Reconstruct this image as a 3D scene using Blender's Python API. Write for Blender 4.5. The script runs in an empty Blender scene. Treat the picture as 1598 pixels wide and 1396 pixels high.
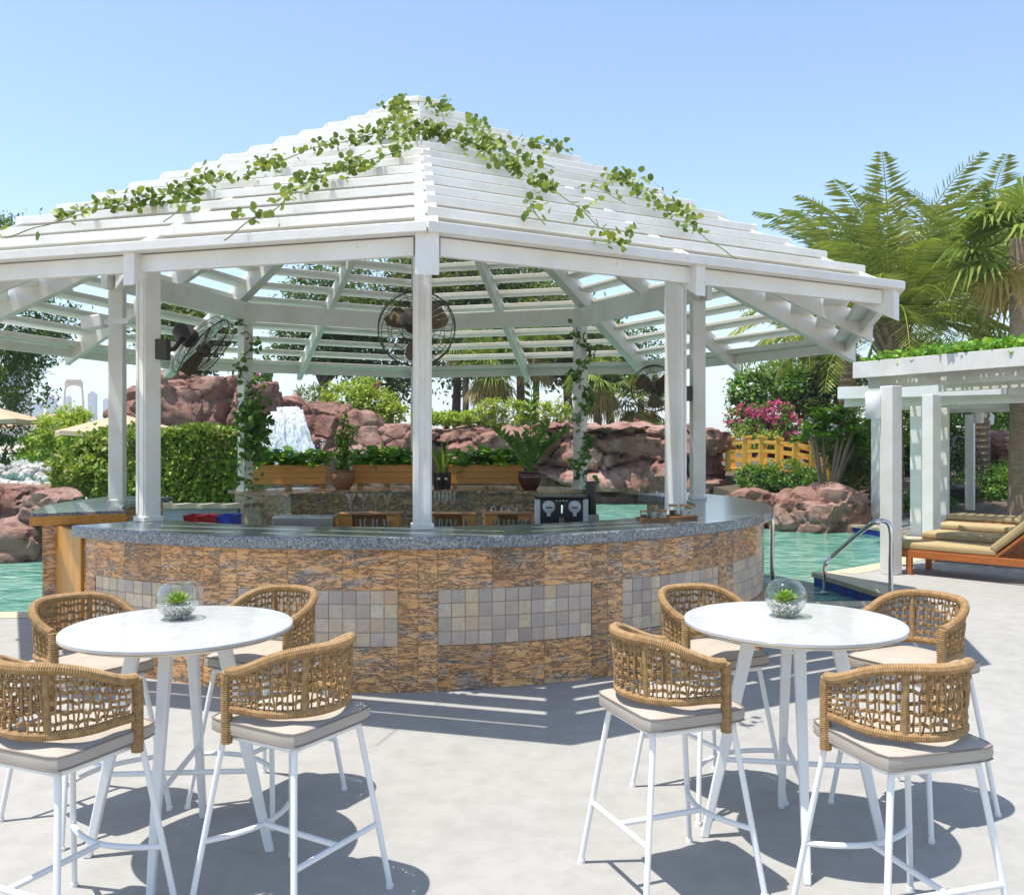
import bpy, math, random
import numpy as np
from mathutils import Vector, Matrix, noise
random.seed(7); RNG = np.random.default_rng(7)
rad = math.radians
S = bpy.context.scene
COL = S.collection

# ---------------------------------------------------------------- camera, sky, sun, exposure
HC = 1.67; FPX = 1416.0; HY = 688.0
cam = bpy.data.cameras.new('camera'); camo = bpy.data.objects.new('camera', cam); COL.objects.link(camo)
camo.location = (0, 0, HC); camo.rotation_euler = (rad(90), 0, 0)
cam.sensor_width = 36; cam.lens = 36 * FPX / 1598; cam.shift_y = (HY - 698) / 1598
cam.clip_start = .05; cam.clip_end = 6000
S.camera = camo
SUN = Vector((-.275, -.105, 1)).normalized()
w = bpy.data.worlds.new('World'); S.world = w; w.use_nodes = True
nt = w.node_tree
sky = nt.nodes.new('ShaderNodeTexSky'); sky.sky_type = 'NISHITA'; sky.sun_disc = False
sky.sun_elevation = math.asin(SUN.z); sky.sun_rotation = math.atan2(SUN.x, SUN.y)
sky.altitude = 0; sky.air_density = 1.0; sky.dust_density = .6; sky.ozone_density = 1.1
bg = nt.nodes['Background']; bg.inputs[1].default_value = .15
nt.links.new(sky.outputs[0], bg.inputs[0])
sl = bpy.data.lights.new('sun', 'SUN'); sl.energy = 3.9; sl.angle = rad(.53); sl.color = (1, .955, .88)
so = bpy.data.objects.new('sun', sl); COL.objects.link(so); so.location = (-20, -8, 60)
so.rotation_euler = (-SUN).to_track_quat('-Z', 'Y').to_euler()
S.render.engine = 'CYCLES'; cy = S.cycles; cy.max_bounces = 7; cy.diffuse_bounces = 4; cy.glossy_bounces = 3; cy.transmission_bounces = 5; cy.transparent_max_bounces = 10; cy.volume_bounces = 0; cy.caustics_reflective = False; cy.caustics_refractive = False
S.view_settings.view_transform = 'Standard'; S.view_settings.look = 'None'
S.view_settings.exposure = .78; S.view_settings.gamma = 1; S.view_settings.use_curve_mapping = False

def PX(x, d): return (x - 799) / FPX * d            # image column at a depth -> X
def PZ(y, d): return HC - (y - HY) / FPX * d        # image row at a depth -> Z
def GP(x, y, z=0.0):                                # image point on the plane of height z
    d = (HC - z) * FPX / (y - HY); return Vector((PX(x, d), d, z))

# ---------------------------------------------------------------- mesh collector
class MB:
    def __init__(s): s.v = []; s.f = []
    def add(s, vs, fs):
        o = len(s.v); s.v += [tuple(p) for p in vs]; s.f += [tuple(i + o for i in f) for f in fs]; return s
    def box(s, c, d, M=None):
        x, y, z = d[0] / 2, d[1] / 2, d[2] / 2; c = Vector(c)
        vs = [Vector(p) for p in ((-x,-y,-z),(x,-y,-z),(x,y,-z),(-x,y,-z),(-x,-y,z),(x,-y,z),(x,y,z),(-x,y,z))]
        if M is not None: vs = [M @ p for p in vs]
        return s.add([p + c for p in vs], [(0,3,2,1),(4,5,6,7),(0,1,5,4),(1,2,6,5),(2,3,7,6),(3,0,4,7)])
    def beam(s, a, b, w, h, up=(0,0,1)):
        a = Vector(a); b = Vector(b); d = (b - a).normalized(); r = d.cross(Vector(up)).normalized(); u = r.cross(d)
        q = [(-w/2,-h/2),(w/2,-h/2),(w/2,h/2),(-w/2,h/2)]
        return s.add([p + r*i + u*j for p in (a, b) for i, j in q], [(3,2,1,0),(4,5,6,7),(0,1,5,4),(1,2,6,5),(2,3,7,6),(3,0,4,7)])
    def tube(s, pts, r, n=8, closed=False, cap=True):
        pts = [Vector(p) for p in pts]; m = len(pts)
        rs = list(r) if hasattr(r, '__len__') else [r] * m
        t0 = (pts[1] - pts[0]).normalized()
        ref = Vector((0,0,1)) if abs(t0.z) < .9 else Vector((1,0,0))
        u = t0.cross(ref).normalized(); vs = []
        for i in range(m):
            t = (pts[(i+1) % m] - pts[i-1]) if (closed or 0 < i < m-1) else (pts[1]-pts[0] if i == 0 else pts[-1]-pts[-2])
            t = t.normalized() if t.length > 1e-9 else t0
            u = (u - t * u.dot(t)); u = u.normalized() if u.length > 1e-6 else t.orthogonal().normalized()
            w_ = t.cross(u)
            for k in range(n):
                a = 2*math.pi*k/n; vs.append(pts[i] + (u*math.cos(a) + w_*math.sin(a)) * rs[i])
        fs = []
        for i in range(m if closed else m-1):
            j = (i+1) % m
            for k in range(n): fs.append((i*n+k, i*n+(k+1) % n, j*n+(k+1) % n, j*n+k))
        if cap and not closed: fs += [tuple(range(n-1, -1, -1)), tuple(range((m-1)*n, m*n))]
        return s.add(vs, fs)
    def lathe(s, prof, c=(0,0,0), n=24, M=None):
        c = Vector(c); vs = []
        for r, z in prof:
            for k in range(n):
                a = 2*math.pi*k/n; p = Vector((r*math.cos(a), r*math.sin(a), z))
                vs.append((M @ p if M is not None else p) + c)
        fs = [(i*n+k, i*n+(k+1) % n, (i+1)*n+(k+1) % n, (i+1)*n+k) for i in range(len(prof)-1) for k in range(n)]
        if prof[0][0] > 1e-5: fs.append(tuple(range(n-1, -1, -1)))
        if prof[-1][0] > 1e-5: fs.append(tuple(range((len(prof)-1)*n, len(prof)*n)))
        return s.add(vs, fs)
    def prism(s, poly, z0, z1):
        n = len(poly)
        return s.add([(x, y, z0) for x, y in poly] + [(x, y, z1) for x, y in poly],
            [tuple(range(n-1, -1, -1)), tuple(range(n, 2*n))] + [(i, (i+1) % n, n+(i+1) % n, n+i) for i in range(n)])
    def arc(s, r0, r1, a0, a1, z0, z1, n=6):      # ring piece, angle 0 = local -Y, positive towards +X (degrees)
        pts = []
        for k in range(n+1):
            a = rad(a0 + (a1-a0)*k/n); pts.append((math.sin(a), -math.cos(a)))
        return s.prism([(r1*x, r1*y) for x, y in pts] + [(r0*x, r0*y) for x, y in pts[::-1]], z0, z1)
    def build(s, name, mat, parent=None, smooth=False, bevel=0, origin=None):
        if origin is not None:
            o = Vector(origin); s.v = [tuple(Vector(p) - o) for p in s.v]
        me = bpy.data.meshes.new(name); me.from_pydata(s.v, [], s.f)
        return finish(name, me, mat, parent, smooth, bevel, origin)
def finish(name, me, mat, parent=None, smooth=False, bevel=0, origin=None):
    me.materials.append(M[mat] if isinstance(mat, str) else mat)
    if smooth:
        me.shade_smooth(); me.set_sharp_from_angle(angle=rad(40))
    me.update()
    return link(name, me, parent, bevel, origin)
def link(name, me, parent=None, bevel=0, origin=None):
    o = bpy.data.objects.new(name, me); COL.objects.link(o)
    if parent is not None: o.parent = parent
    elif origin is not None: o.location = origin
    if bevel:
        b = o.modifiers.new('bevel', 'BEVEL'); b.width = bevel; b.segments = 2; b.limit_method = 'ANGLE'
    return o
def np_mesh(name, V, F, mat, parent=None, smooth=False):
    V = np.asarray(V, np.float32); F = np.asarray(F, np.int32); k = F.shape[1]
    me = bpy.data.meshes.new(name); me.vertices.add(len(V)); me.vertices.foreach_set('co', V.ravel())
    me.loops.add(F.size); me.loops.foreach_set('vertex_index', F.ravel())
    me.polygons.add(len(F)); me.polygons.foreach_set('loop_start', np.arange(0, F.size, k, dtype=np.int32))
    me.update(calc_edges=True)
    if smooth: me.shade_smooth()
    return finish(name, me, mat, parent)
def tag(o, label, cat=None, group=None, kind=None):
    if label: o['label'] = label
    if cat: o['category'] = cat
    if group: o['group'] = group
    if kind: o['kind'] = kind
    return o
def empty(name, loc, label, cat, group=None, rz=0):
    o = bpy.data.objects.new(name, None); COL.objects.link(o); o.location = loc; o.rotation_euler = (0, 0, rz)
    o.empty_display_size = .1
    return tag(o, label, cat, group)
def copy_tree(o, parent=None):
    c = o.copy(); COL.objects.link(c); c.parent = parent
    for ch in list(o.children): copy_tree(ch, c)
    return c
def struct(o): o['kind'] = 'structure'; return o

# ---------------------------------------------------------------- materials
M = {}
class NT:
    def __init__(s, name):
        s.m = bpy.data.materials.new(name); s.m.use_nodes = True; s.t = s.m.node_tree; s.n = s.t.nodes
        s.b = s.n['Principled BSDF']; s.out = s.n['Material Output']; M[name] = s.m
    def node(s, typ, **kw):
        n = s.n.new(typ)
        for k, v in kw.items(): setattr(n, k, v)
        return n
    def l(s, a, b): s.t.links.new(a, b)
    def coords(s, scale=(1,1,1), obj=True, rnd=False):
        tc = s.node('ShaderNodeTexCoord'); mp = s.node('ShaderNodeMapping'); mp.inputs['Scale'].default_value = scale
        s.l(tc.outputs['Object' if obj else 'Generated'], mp.inputs[0])
        if rnd:
            oi = s.node('ShaderNodeObjectInfo'); mu = s.node('ShaderNodeMath', operation='MULTIPLY'); mu.inputs[1].default_value = 37
            s.l(oi.outputs['Random'], mu.inputs[0]); s.l(mu.outputs[0], mp.inputs['Location'])
        return mp.outputs[0]
    def noise(s, vec, scale, detail=4, rough=.55, dist=0):
        n = s.node('ShaderNodeTexNoise'); n.inputs['Scale'].default_value = scale; n.inputs['Detail'].default_value = detail
        n.inputs['Roughness'].default_value = rough; n.inputs['Distortion'].default_value = dist
        if vec is not None: s.l(vec, n.inputs['Vector'])
        return n.outputs['Fac']
    def ramp(s, fac, stops, interp='LINEAR'):
        r = s.node('ShaderNodeValToRGB'); r.color_ramp.interpolation = interp
        while len(r.color_ramp.elements) < len(stops): r.color_ramp.elements.new(.5)
        for e, (p, c) in zip(r.color_ramp.elements, stops): e.position = p; e.color = (*c, 1)
        s.l(fac, r.inputs[0]); return r.outputs[0]
    def mix(s, fac, a, b, mode='MIX'):
        x = s.node('ShaderNodeMix', data_type='RGBA', blend_type=mode)
        for v, i in ((fac, 0), (a, 6), (b, 7)):
            if hasattr(v, 'links'): s.l(v, x.inputs[i])
            elif i == 0: x.inputs[0].default_value = v
            else: x.inputs[i].default_value = (*v, 1)
        return x.outputs[2]
    def set(s, col=None, rough=.5, bump=None, bs=.3, bd=.01, **kw):
        if col is not None:
            if hasattr(col, 'links'): s.l(col, s.b.inputs['Base Color'])
            else: s.b.inputs['Base Color'].default_value = (*col, 1)
        if hasattr(rough, 'links'): s.l(rough, s.b.inputs['Roughness'])
        else: s.b.inputs['Roughness'].default_value = rough
        if bump is not None:
            b = s.node('ShaderNodeBump'); b.inputs['Strength'].default_value = bs; b.inputs['Distance'].default_value = bd
            s.l(bump, b.inputs['Height']); s.l(b.outputs[0], s.b.inputs['Normal'])
        for k, v in kw.items(): s.b.inputs[k].default_value = v
        return s.m
def island(t):
    return t.node('ShaderNodeNewGeometry').outputs['Random Per Island']
def leafmat(name, cols, trans=.35, rough=.45):
    t = NT(name); n = len(cols); col = t.ramp(island(t), [(i/(max(n-1, 1)), c) for i, c in enumerate(cols)])
    t.set(col, rough); t.b.inputs['Specular IOR Level'].default_value = .35
    tr = t.node('ShaderNodeBsdfTranslucent'); mx = t.node('ShaderNodeMixShader'); mx.inputs[0].default_value = trans
    c2 = t.mix(.5, col, (.32, .42, .03), 'MIX'); t.l(c2, tr.inputs[0])
    t.l(t.b.outputs[0], mx.inputs[1]); t.l(tr.outputs[0], mx.inputs[2]); t.l(mx.outputs[0], t.out.inputs[0])
def plain(name, col, rough=.5, var=.12, scale=6, bump=.15, **kw):
    t = NT(name); v = t.coords(rnd=True); n = t.noise(v, scale, 5)
    c = t.mix(t.ramp(n, [(.3, (0,0,0)), (.7, (1,1,1))]), tuple(x*(1-var) for x in col), tuple(min(1, x*(1+var*.6)) for x in col))
    return t.set(c, rough, t.noise(v, scale*14, 3), bump, .002, **kw)

# white painted timber: faint grain, cream weathering streaks
t = NT('white_paint'); v = t.coords(rnd=True); g = t.noise(t.coords((2,2,22), rnd=True), 6, 4)
c = t.mix(t.ramp(t.noise(v, 2.2, 6, .65), [(.40, (0,0,0)), (.74, (1,1,1))]), (.76, .75, .715), (.64, .61, .53))
c = t.mix(t.ramp(t.noise(v, 17, 5, .7), [(.64, (0,0,0)), (.78, (1,1,1))]), c, (.46, .41, .32))
oi = t.node('ShaderNodeObjectInfo'); c = t.mix(1, c, t.ramp(oi.outputs['Random'], [(0, (.90,.895,.87)), (.5, (1,1,1)), (1, (.96,.955,.94))]), 'MULTIPLY'); t.set(c, .45, g, .3, .004)
t = NT('white_metal'); v = t.coords(); t.set(t.mix(t.noise(v, 9), (.80,.80,.79), (.74,.74,.73)), .35)
# ground concrete
t = NT('concrete'); v = t.coords()
a = t.ramp(t.noise(v, .55, 6, .6), [(.3, (.332,.322,.300)), (.7, (.372,.360,.336))])
b = t.ramp(t.noise(v, 6, 8, .7), [(.30, (.84,.84,.835)), (.58, (1,1,1))])
c = t.mix(1, a, b, 'MULTIPLY')
c = t.mix(t.ramp(t.noise(v, 38, 6, .8), [(.62, (0,0,0)), (.70, (.7,.7,.7))]), c, (.20,.19,.175))
st = t.ramp(t.noise(v, 1.3, 12, .8, .8), [(.56, (0,0,0)), (.72, (1,1,1))])
c = t.mix(t.mix(.30, (0,0,0), st), c, (.27,.255,.235))
t.set(c, .8, t.noise(v, 60, 6, .7), .25, .004)
t = NT('coping'); v = t.coords(); t.set(t.ramp(t.noise(v, 8, 7, .65), [(.3, (.42,.36,.24)), (.7, (.58,.51,.37))]), .7, t.noise(v, 50, 4), .3, .004)
t = NT('blue_tile'); v = t.coords(); br = t.node('ShaderNodeTexBrick'); br.offset = 0
for k, x in (('Scale', 1.0), ('Mortar Size', .006), ('Brick Width', .1), ('Row Height', .1)): br.inputs[k].default_value = x
br.inputs['Color1'].default_value = (.008,.03,.30,1); br.inputs['Color2'].default_value = (.012,.05,.42,1); br.inputs['Mortar'].default_value = (.02,.05,.25,1)
t.l(v, br.inputs[0]); t.set(br.outputs[0], .15)
# polished grey speckled granite
t = NT('grey_granite'); v = t.coords()
vo = t.node('ShaderNodeTexVoronoi'); vo.inputs['Scale'].default_value = 95; t.l(v, vo.inputs['Vector'])
sp = t.ramp(vo.outputs['Color'], [(.15, (.03,.033,.036)), (.45, (.15,.16,.165)), (.62, (.30,.31,.315)), (.9, (.55,.56,.56))])
c = t.mix(t.noise(v, 30, 5), sp, (.17,.18,.185)); t.set(c, .16); t.b.inputs['Specular IOR Level'].default_value = .7
# orange veined granite
def veined(name, base, mid, dark, sc, rough=.18):
    t = NT(name); v = t.coords(sc, rnd=True)
    n1 = t.noise(v, 2.6, 10, .7, .7); n2 = t.noise(v, 7.5, 10, .76, .5); n3 = t.noise(v, 30, 8, .8, .4)
    c = t.ramp(n1, [(.30, mid), (.43, base), (.52, tuple(min(1, x*1.2) for x in base)), (.60, tuple(sum(base)/3*k for k in (1.02, .92, .8))), (.72, mid)])
    c = t.mix(t.ramp(n2, [(.47, (0,0,0)), (.50, (.9,.9,.9)), (.525, (.9,.9,.9)), (.56, (0,0,0))]), c, dark)
    c = t.mix(t.ramp(n3, [(.53, (0,0,0)), (.63, (.85,.85,.85))]), c, dark)
    oi = t.node('ShaderNodeObjectInfo'); k = t.ramp(oi.outputs['Random'], [(0, (.66,.63,.62)), (.4, (1,.96,.9)), (.7, (.86,.86,.86)), (1, (1.0,.88,.76))])
    t.set(t.mix(1, c, k, 'MULTIPLY'), rough)
veined('orange_granite', (.80,.43,.175), (.64,.26,.075), (.10,.07,.06), (.75,.75,3.3))
veined('brown_granite', (.40,.27,.15), (.24,.16,.09), (.045,.04,.034), (1,1,2.6))
t = NT('mosaic'); v = t.coords(rnd=True); oi = t.node('ShaderNodeObjectInfo')
c = t.ramp(oi.outputs['Random'], [(0, (.60,.45,.33)), (.15, (.46,.38,.31)), (.3, (.70,.52,.30)), (.45, (.54,.42,.36)), (.6, (.66,.52,.37)), (.72, (.41,.30,.25)), (.86, (.76,.62,.42)), (1, (.62,.38,.22))])
c = t.mix(t.ramp(t.noise(v, 16, 7, .7, 1.2), [(.4, (0,0,0)), (.7, (.6,.6,.6))]), c, (.32,.28,.26)); t.set(c, .45, t.noise(v, 60, 4), .3, .003)
plain('grout', (.38,.30,.21), .9)
plain('white_marble', (.80,.80,.80), .12, .06, 2)
t = NT('table_marble'); v = t.coords(); ve = t.ramp(t.noise(v, 1.7, 9, .62, 2.5), [(.42, (.55,.545,.53)), (.49, (.50,.495,.485)), (.55, (.55,.545,.53))])
t.set(ve, .09)
# timbers
def wood(name, c1, c2, sc=(1.5,1.5,14), rough=.4):
    t = NT(name); v = t.coords(sc, rnd=True); n = t.noise(v, 3, 7, .6, 1.4)
    t.set(t.ramp(n, [(.3, c1), (.5, tuple((a+b)/2 for a, b in zip(c1, c2))), (.7, c2)]), rough, n, .15, .003)
wood('orange_wood', (.42,.17,.025), (.62,.29,.05), (14,14,1.2))
wood('planter_wood', (.46,.19,.03), (.62,.28,.055), (1.2,1.2,16))
wood('red_wood', (.30,.085,.02), (.46,.15,.035), (2,2,14))
wood('tray_wood', (.26,.10,.03), (.40,.18,.06), (3,12,12))
wood('bridge_wood', (.62,.33,.04), (.78,.46,.08), (4,4,4), .5)
wood('palm_bark', (.17,.12,.08), (.33,.26,.19), (2,2,12), .9)
wood('date_bark', (.13,.085,.05), (.30,.21,.13), (5,5,9), .95)
wood('bark', (.07,.05,.035), (.17,.125,.085), (5,5,1.5), .95)
# rope
t = NT('rope'); v = t.coords(); t.set(t.ramp(t.noise(v, 40, 5), [(.3, (.25,.14,.05)), (.7, (.42,.26,.11))]), .6, t.noise(v, 300, 2), .3, .001)
t = NT('cushion'); v = t.coords(); t.set(t.ramp(t.noise(v, 5, 5), [(.3, (.37,.325,.27)), (.7, (.44,.39,.325))]), .9, t.noise(v, 420, 2), .35, .001)
plain('piping', (.22,.18,.16), .9)
plain('lounger_fabric', (.40,.30,.15), .95, .12, 3, .3)
plain('parasol_fabric', (.50,.36,.23), .9, .06, 2)
plain('steel', (.55,.55,.54), .25, .08, 3, .05, Metallic=1.0)
plain('chrome', (.62,.62,.63), .12, .05, 3, .02, Metallic=1.0)
plain('brass', (.55,.40,.14), .3, .1, 5, .05, Metallic=1.0)
plain('black_plastic', (.012,.012,.014), .3, .2)
plain('silver_plastic', (.50,.51,.52), .3, .05)
plain('fan_metal', (.035,.028,.022), .4, .2)
plain('fan_blade', (.10,.065,.03), .35, .2)
plain('white_plastic', (.78,.78,.76), .4, .05)
plain('dark_wicker', (.035,.035,.037), .6, .3, 20)
plain('terracotta', (.27,.115,.05), .45, .35, 9)
plain('brown_glaze', (.07,.022,.014), .15, .3)
plain('black_glaze', (.014,.011,.010), .2, .2)
plain('cream_paint', (.70,.62,.45), .6)
plain('red_crate', (.42,.02,.025), .4); plain('blue_crate', (.02,.05,.40), .4)
plain('blue_grey_wall', (.36,.41,.46), .6)
plain('soil', (.10,.07,.045), .95, .3, 12)
plain('sand', (.52,.43,.31), .95, .15, .4)
plain('pebble', (.56,.54,.50), .7, .3, 30)
plain('pale_rock', (.50,.46,.40), .9, .3, 1.5, .5)
t = NT('red_rock'); v = t.coords()
n1 = t.noise(v, .55, 9, .62, .4); n2 = t.noise(v, 3.2, 9, .7)
c = t.ramp(n1, [(.3, (.17,.075,.055)), (.48, (.29,.145,.105)), (.7, (.46,.30,.245))])
c = t.mix(t.ramp(n2, [(.38, (1,1,1)), (.5, (0,0,0))]), c, (.15,.06,.042)); t.set(c, .78, t.noise(v, 7, 10, .72), .9, .09)
# glass
def glass(name, col=(1,1,1), ior=1.45):
    t = NT(name); g = t.node('ShaderNodeBsdfGlass'); g.inputs['IOR'].default_value = ior; g.inputs['Roughness'].default_value = 0
    g.inputs['Color'].default_value = (*col, 1); tr = t.node('ShaderNodeBsdfTransparent'); fr = t.node('ShaderNodeLayerWeight'); fr.inputs[0].default_value = .12
    gl = t.node('ShaderNodeBsdfGlossy'); gl.inputs['Roughness'].default_value = .02
    tr.inputs[0].default_value = (*col, 1)
    mx = t.node('ShaderNodeMixShader'); t.l(fr.outputs['Facing'], mx.inputs[0]); t.l(tr.outputs[0], mx.inputs[1]); t.l(gl.outputs[0], mx.inputs[2]); t.l(mx.outputs[0], t.out.inputs[0])
glass('clear_glass', (.95,.97,.96)); glass('bar_glass', (.93,.95,.95)); M['bar_glass'].node_tree.nodes['Layer Weight'].inputs[0].default_value = .32
# water
t = NT('pool_water'); v = t.coords((1,1.6,1)); n = t.noise(v, 2.6, 5, .55, .9)
t.set(t.ramp(t.noise(t.coords((1,2.2,1)), 1.5, 5, .6, 1.2), [(.32, (.05,.20,.145)), (.5, (.14,.34,.255)), (.68, (.34,.52,.41))]), .06, n, 1.0, .12)  # caustic and ripple light painted into the base colour as pale and dark greens
t = NT('lagoon_water'); v = t.coords(); t.set((.15,.40,.36), .08, t.noise(v, 1.5, 4), .4, .08)
t = NT('falling_water'); v = t.coords((1,1,.22)); n = t.noise(v, 9, 8, .75, .3)
t.set((.66,.70,.74), .35, n, 1.0, .05)
tr = t.node('ShaderNodeBsdfTransparent'); mx = t.node('ShaderNodeMixShader'); t.l(t.ramp(t.noise(t.coords((1,1,.3)), 13, 7, .8), [(.40, (.25,.25,.25)), (.52, (1,1,1))]), mx.inputs[0])
t.l(tr.outputs[0], mx.inputs[1]); t.l(t.b.outputs[0], mx.inputs[2]); t.l(mx.outputs[0], t.out.inputs[0])
# greens
leafmat('pothos_leaf', [(0.058,0.189,0.0174), (0.145,0.348,0.029), (0.29,0.478,0.0435)], .3)
leafmat('ivy_leaf', [(0.0362,0.102,0.0174), (0.0725,0.174,0.029), (0.131,0.246,0.0362)], .25)
leafmat('dark_leaf', [(0.0362,0.0725,0.0174), (0.0725,0.123,0.0261), (0.131,0.174,0.0406), (0.0508,0.0943,0.0203)], .3)
leafmat('olive_leaf', [(0.0653,0.102,0.0261), (0.131,0.174,0.0435), (0.217,0.246,0.0653)], .35)
leafmat('hedge_leaf', [(0.0725,0.16,0.0174), (0.189,0.29,0.0319), (0.348,0.406,0.058), (0.102,0.203,0.0261), (0.478,0.42,0.131)], .3)
leafmat('lime_leaf', [(0.217,0.334,0.029), (0.392,0.493,0.0508), (0.551,0.6,0.087)], .4)
leafmat('shrub_leaf', [(0.0435,0.131,0.0203), (0.102,0.232,0.029), (0.189,0.319,0.0435)], .3)
leafmat('fan_leaf', [(0.087,0.145,0.0319), (0.174,0.246,0.0435), (0.29,0.334,0.0725)], .3)
leafmat('dry_leaf', [(0.348,0.275,0.087), (0.478,0.362,0.131), (0.29,0.189,0.0725)], .3)
leafmat('vine_leaf', [(.05,.10,.012), (.10,.16,.016), (.26,.29,.035), (.06,.12,.016), (.16,.21,.02)], .25)
leafmat('palm_leaf', [(.11,.15,.025), (.20,.24,.045), (.36,.36,.085), (.15,.19,.035)], .25)
leafmat('pink_flower', [(.60,.05,.24), (.70,.10,.33), (.50,.03,.20)], .3)
leafmat('white_flower', [(.75,.73,.62), (.8,.8,.74)], .2)
leafmat('succulent_leaf', [(.26,.40,.05), (.36,.50,.08), (.30,.45,.06)], .25)
# far things
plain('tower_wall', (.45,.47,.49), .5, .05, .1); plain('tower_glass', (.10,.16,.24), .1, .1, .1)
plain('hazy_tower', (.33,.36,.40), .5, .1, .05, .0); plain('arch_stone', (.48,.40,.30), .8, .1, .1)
plain('villa_wall', (.60,.56,.50), .8); plain('villa_roof', (.50,.27,.20), .8, .1, 1)
# ---------------------------------------------------------------- ground, pool, lagoon
edge = [(-30, 8.1), (-6.2, 8.75), (3.95, 9.46), (4.09, 9.80), (3.84, 11.54), (4.12, 11.62), (5.1, 12.45), (5.85, 13.3), (6.35, 14.4), (6.75, 15.4), (6.98, 16.2), (7.1, 17.0), (6.95, 17.9), (6.42, 18.8)]
mb = MB(); deck = [(-30, -6), (60, -6), (60, 26), (7.4, 26)] + edge[::-1]
mb.add([(x, y, 0) for x, y in deck], [tuple(range(len(deck)))]); 
struct(mb.build('ground', 'concrete'))
def offset(path, d):
    out = []
    for i, p in enumerate(path):
        a = Vector(path[max(i-1, 0)]); b = Vector(path[min(i+1, len(path)-1)]); t = (b-a).normalized()
        out.append((p[0] + t.y*d, p[1] - t.x*d))
    return out
inn = offset(edge, .30)
mb = MB(); n = len(edge)
mb.add([(x, y, .004) for x, y in offset(edge, -.03)] + [(x, y, .004) for x, y in inn], [(i, n+i, n+i+1, i+1) for i in range(n-1)])
mb.add([(x, y, .004) for x, y in offset(edge, -.03)] + [(x, y, -.05) for x, y in offset(edge, -.03)], [(i, i+1, n+i+1, n+i) for i in range(n-1)])
struct(mb.build('pool_coping', 'coping'))
mb = MB(); mb.add([(x, y, -.0505) for x, y in offset(edge, -.03)] + [(x, y, -.0505) for x, y in edge], [(i, i+1, n+i+1, n+i) for i in range(n-1)])
mb.add([(x, y, -.05) for x, y in edge] + [(x, y, -.8) for x, y in edge], [(i, i+1, n+i+1, n+i) for i in range(n-1)])
struct(mb.build('pool_wall', 'blue_tile'))
mb = MB(); mb.add([(-30, 7.6, -.16), (9, 8.6, -.16), (9, 31, -.16), (-30, 31, -.16)], [(0, 1, 2, 3)]); struct(mb.build('pool_water', 'pool_water'))
mb = MB(); mb.add([(-1190, -36, -.6), (1190, -36, -.6), (1190, 1550, -.6), (-1190, 1550, -.6)], [(0, 1, 2, 3)]); struct(mb.build('terrain', 'sand'))
mb = MB(); mb.add([(-300, 31.2, -.45), (-9, 31.2, -.45), (-9, 60, -.45), (40, 145, -.45), (-300, 150, -.45)], [(0, 1, 2, 3, 4)]); struct(mb.build('lagoon_water', 'lagoon_water'))
# garden bank behind the rocks and lawn on the right
mb = MB(); mb.add([(-11, 29, 1.55), (3.5, 29, 1.75), (5.2, 29, .6), (6.5, 20.5, .05), (8, 20, .02), (60, 20, .02), (60, 80, 1.2), (-11, 80, 1.6), (-11, 29, -.6), (3.5, 29, -.6), (5.2, 29, -.6), (6.5, 20.5, -.6), (8, 20, -.6)],
    [(0,1,2,3,4,5,6,7), (0,8,9,1), (1,9,10,2), (2,10,11,3), (3,11,12,4)]); struct(mb.build('garden_ground', 'soil'))

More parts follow.
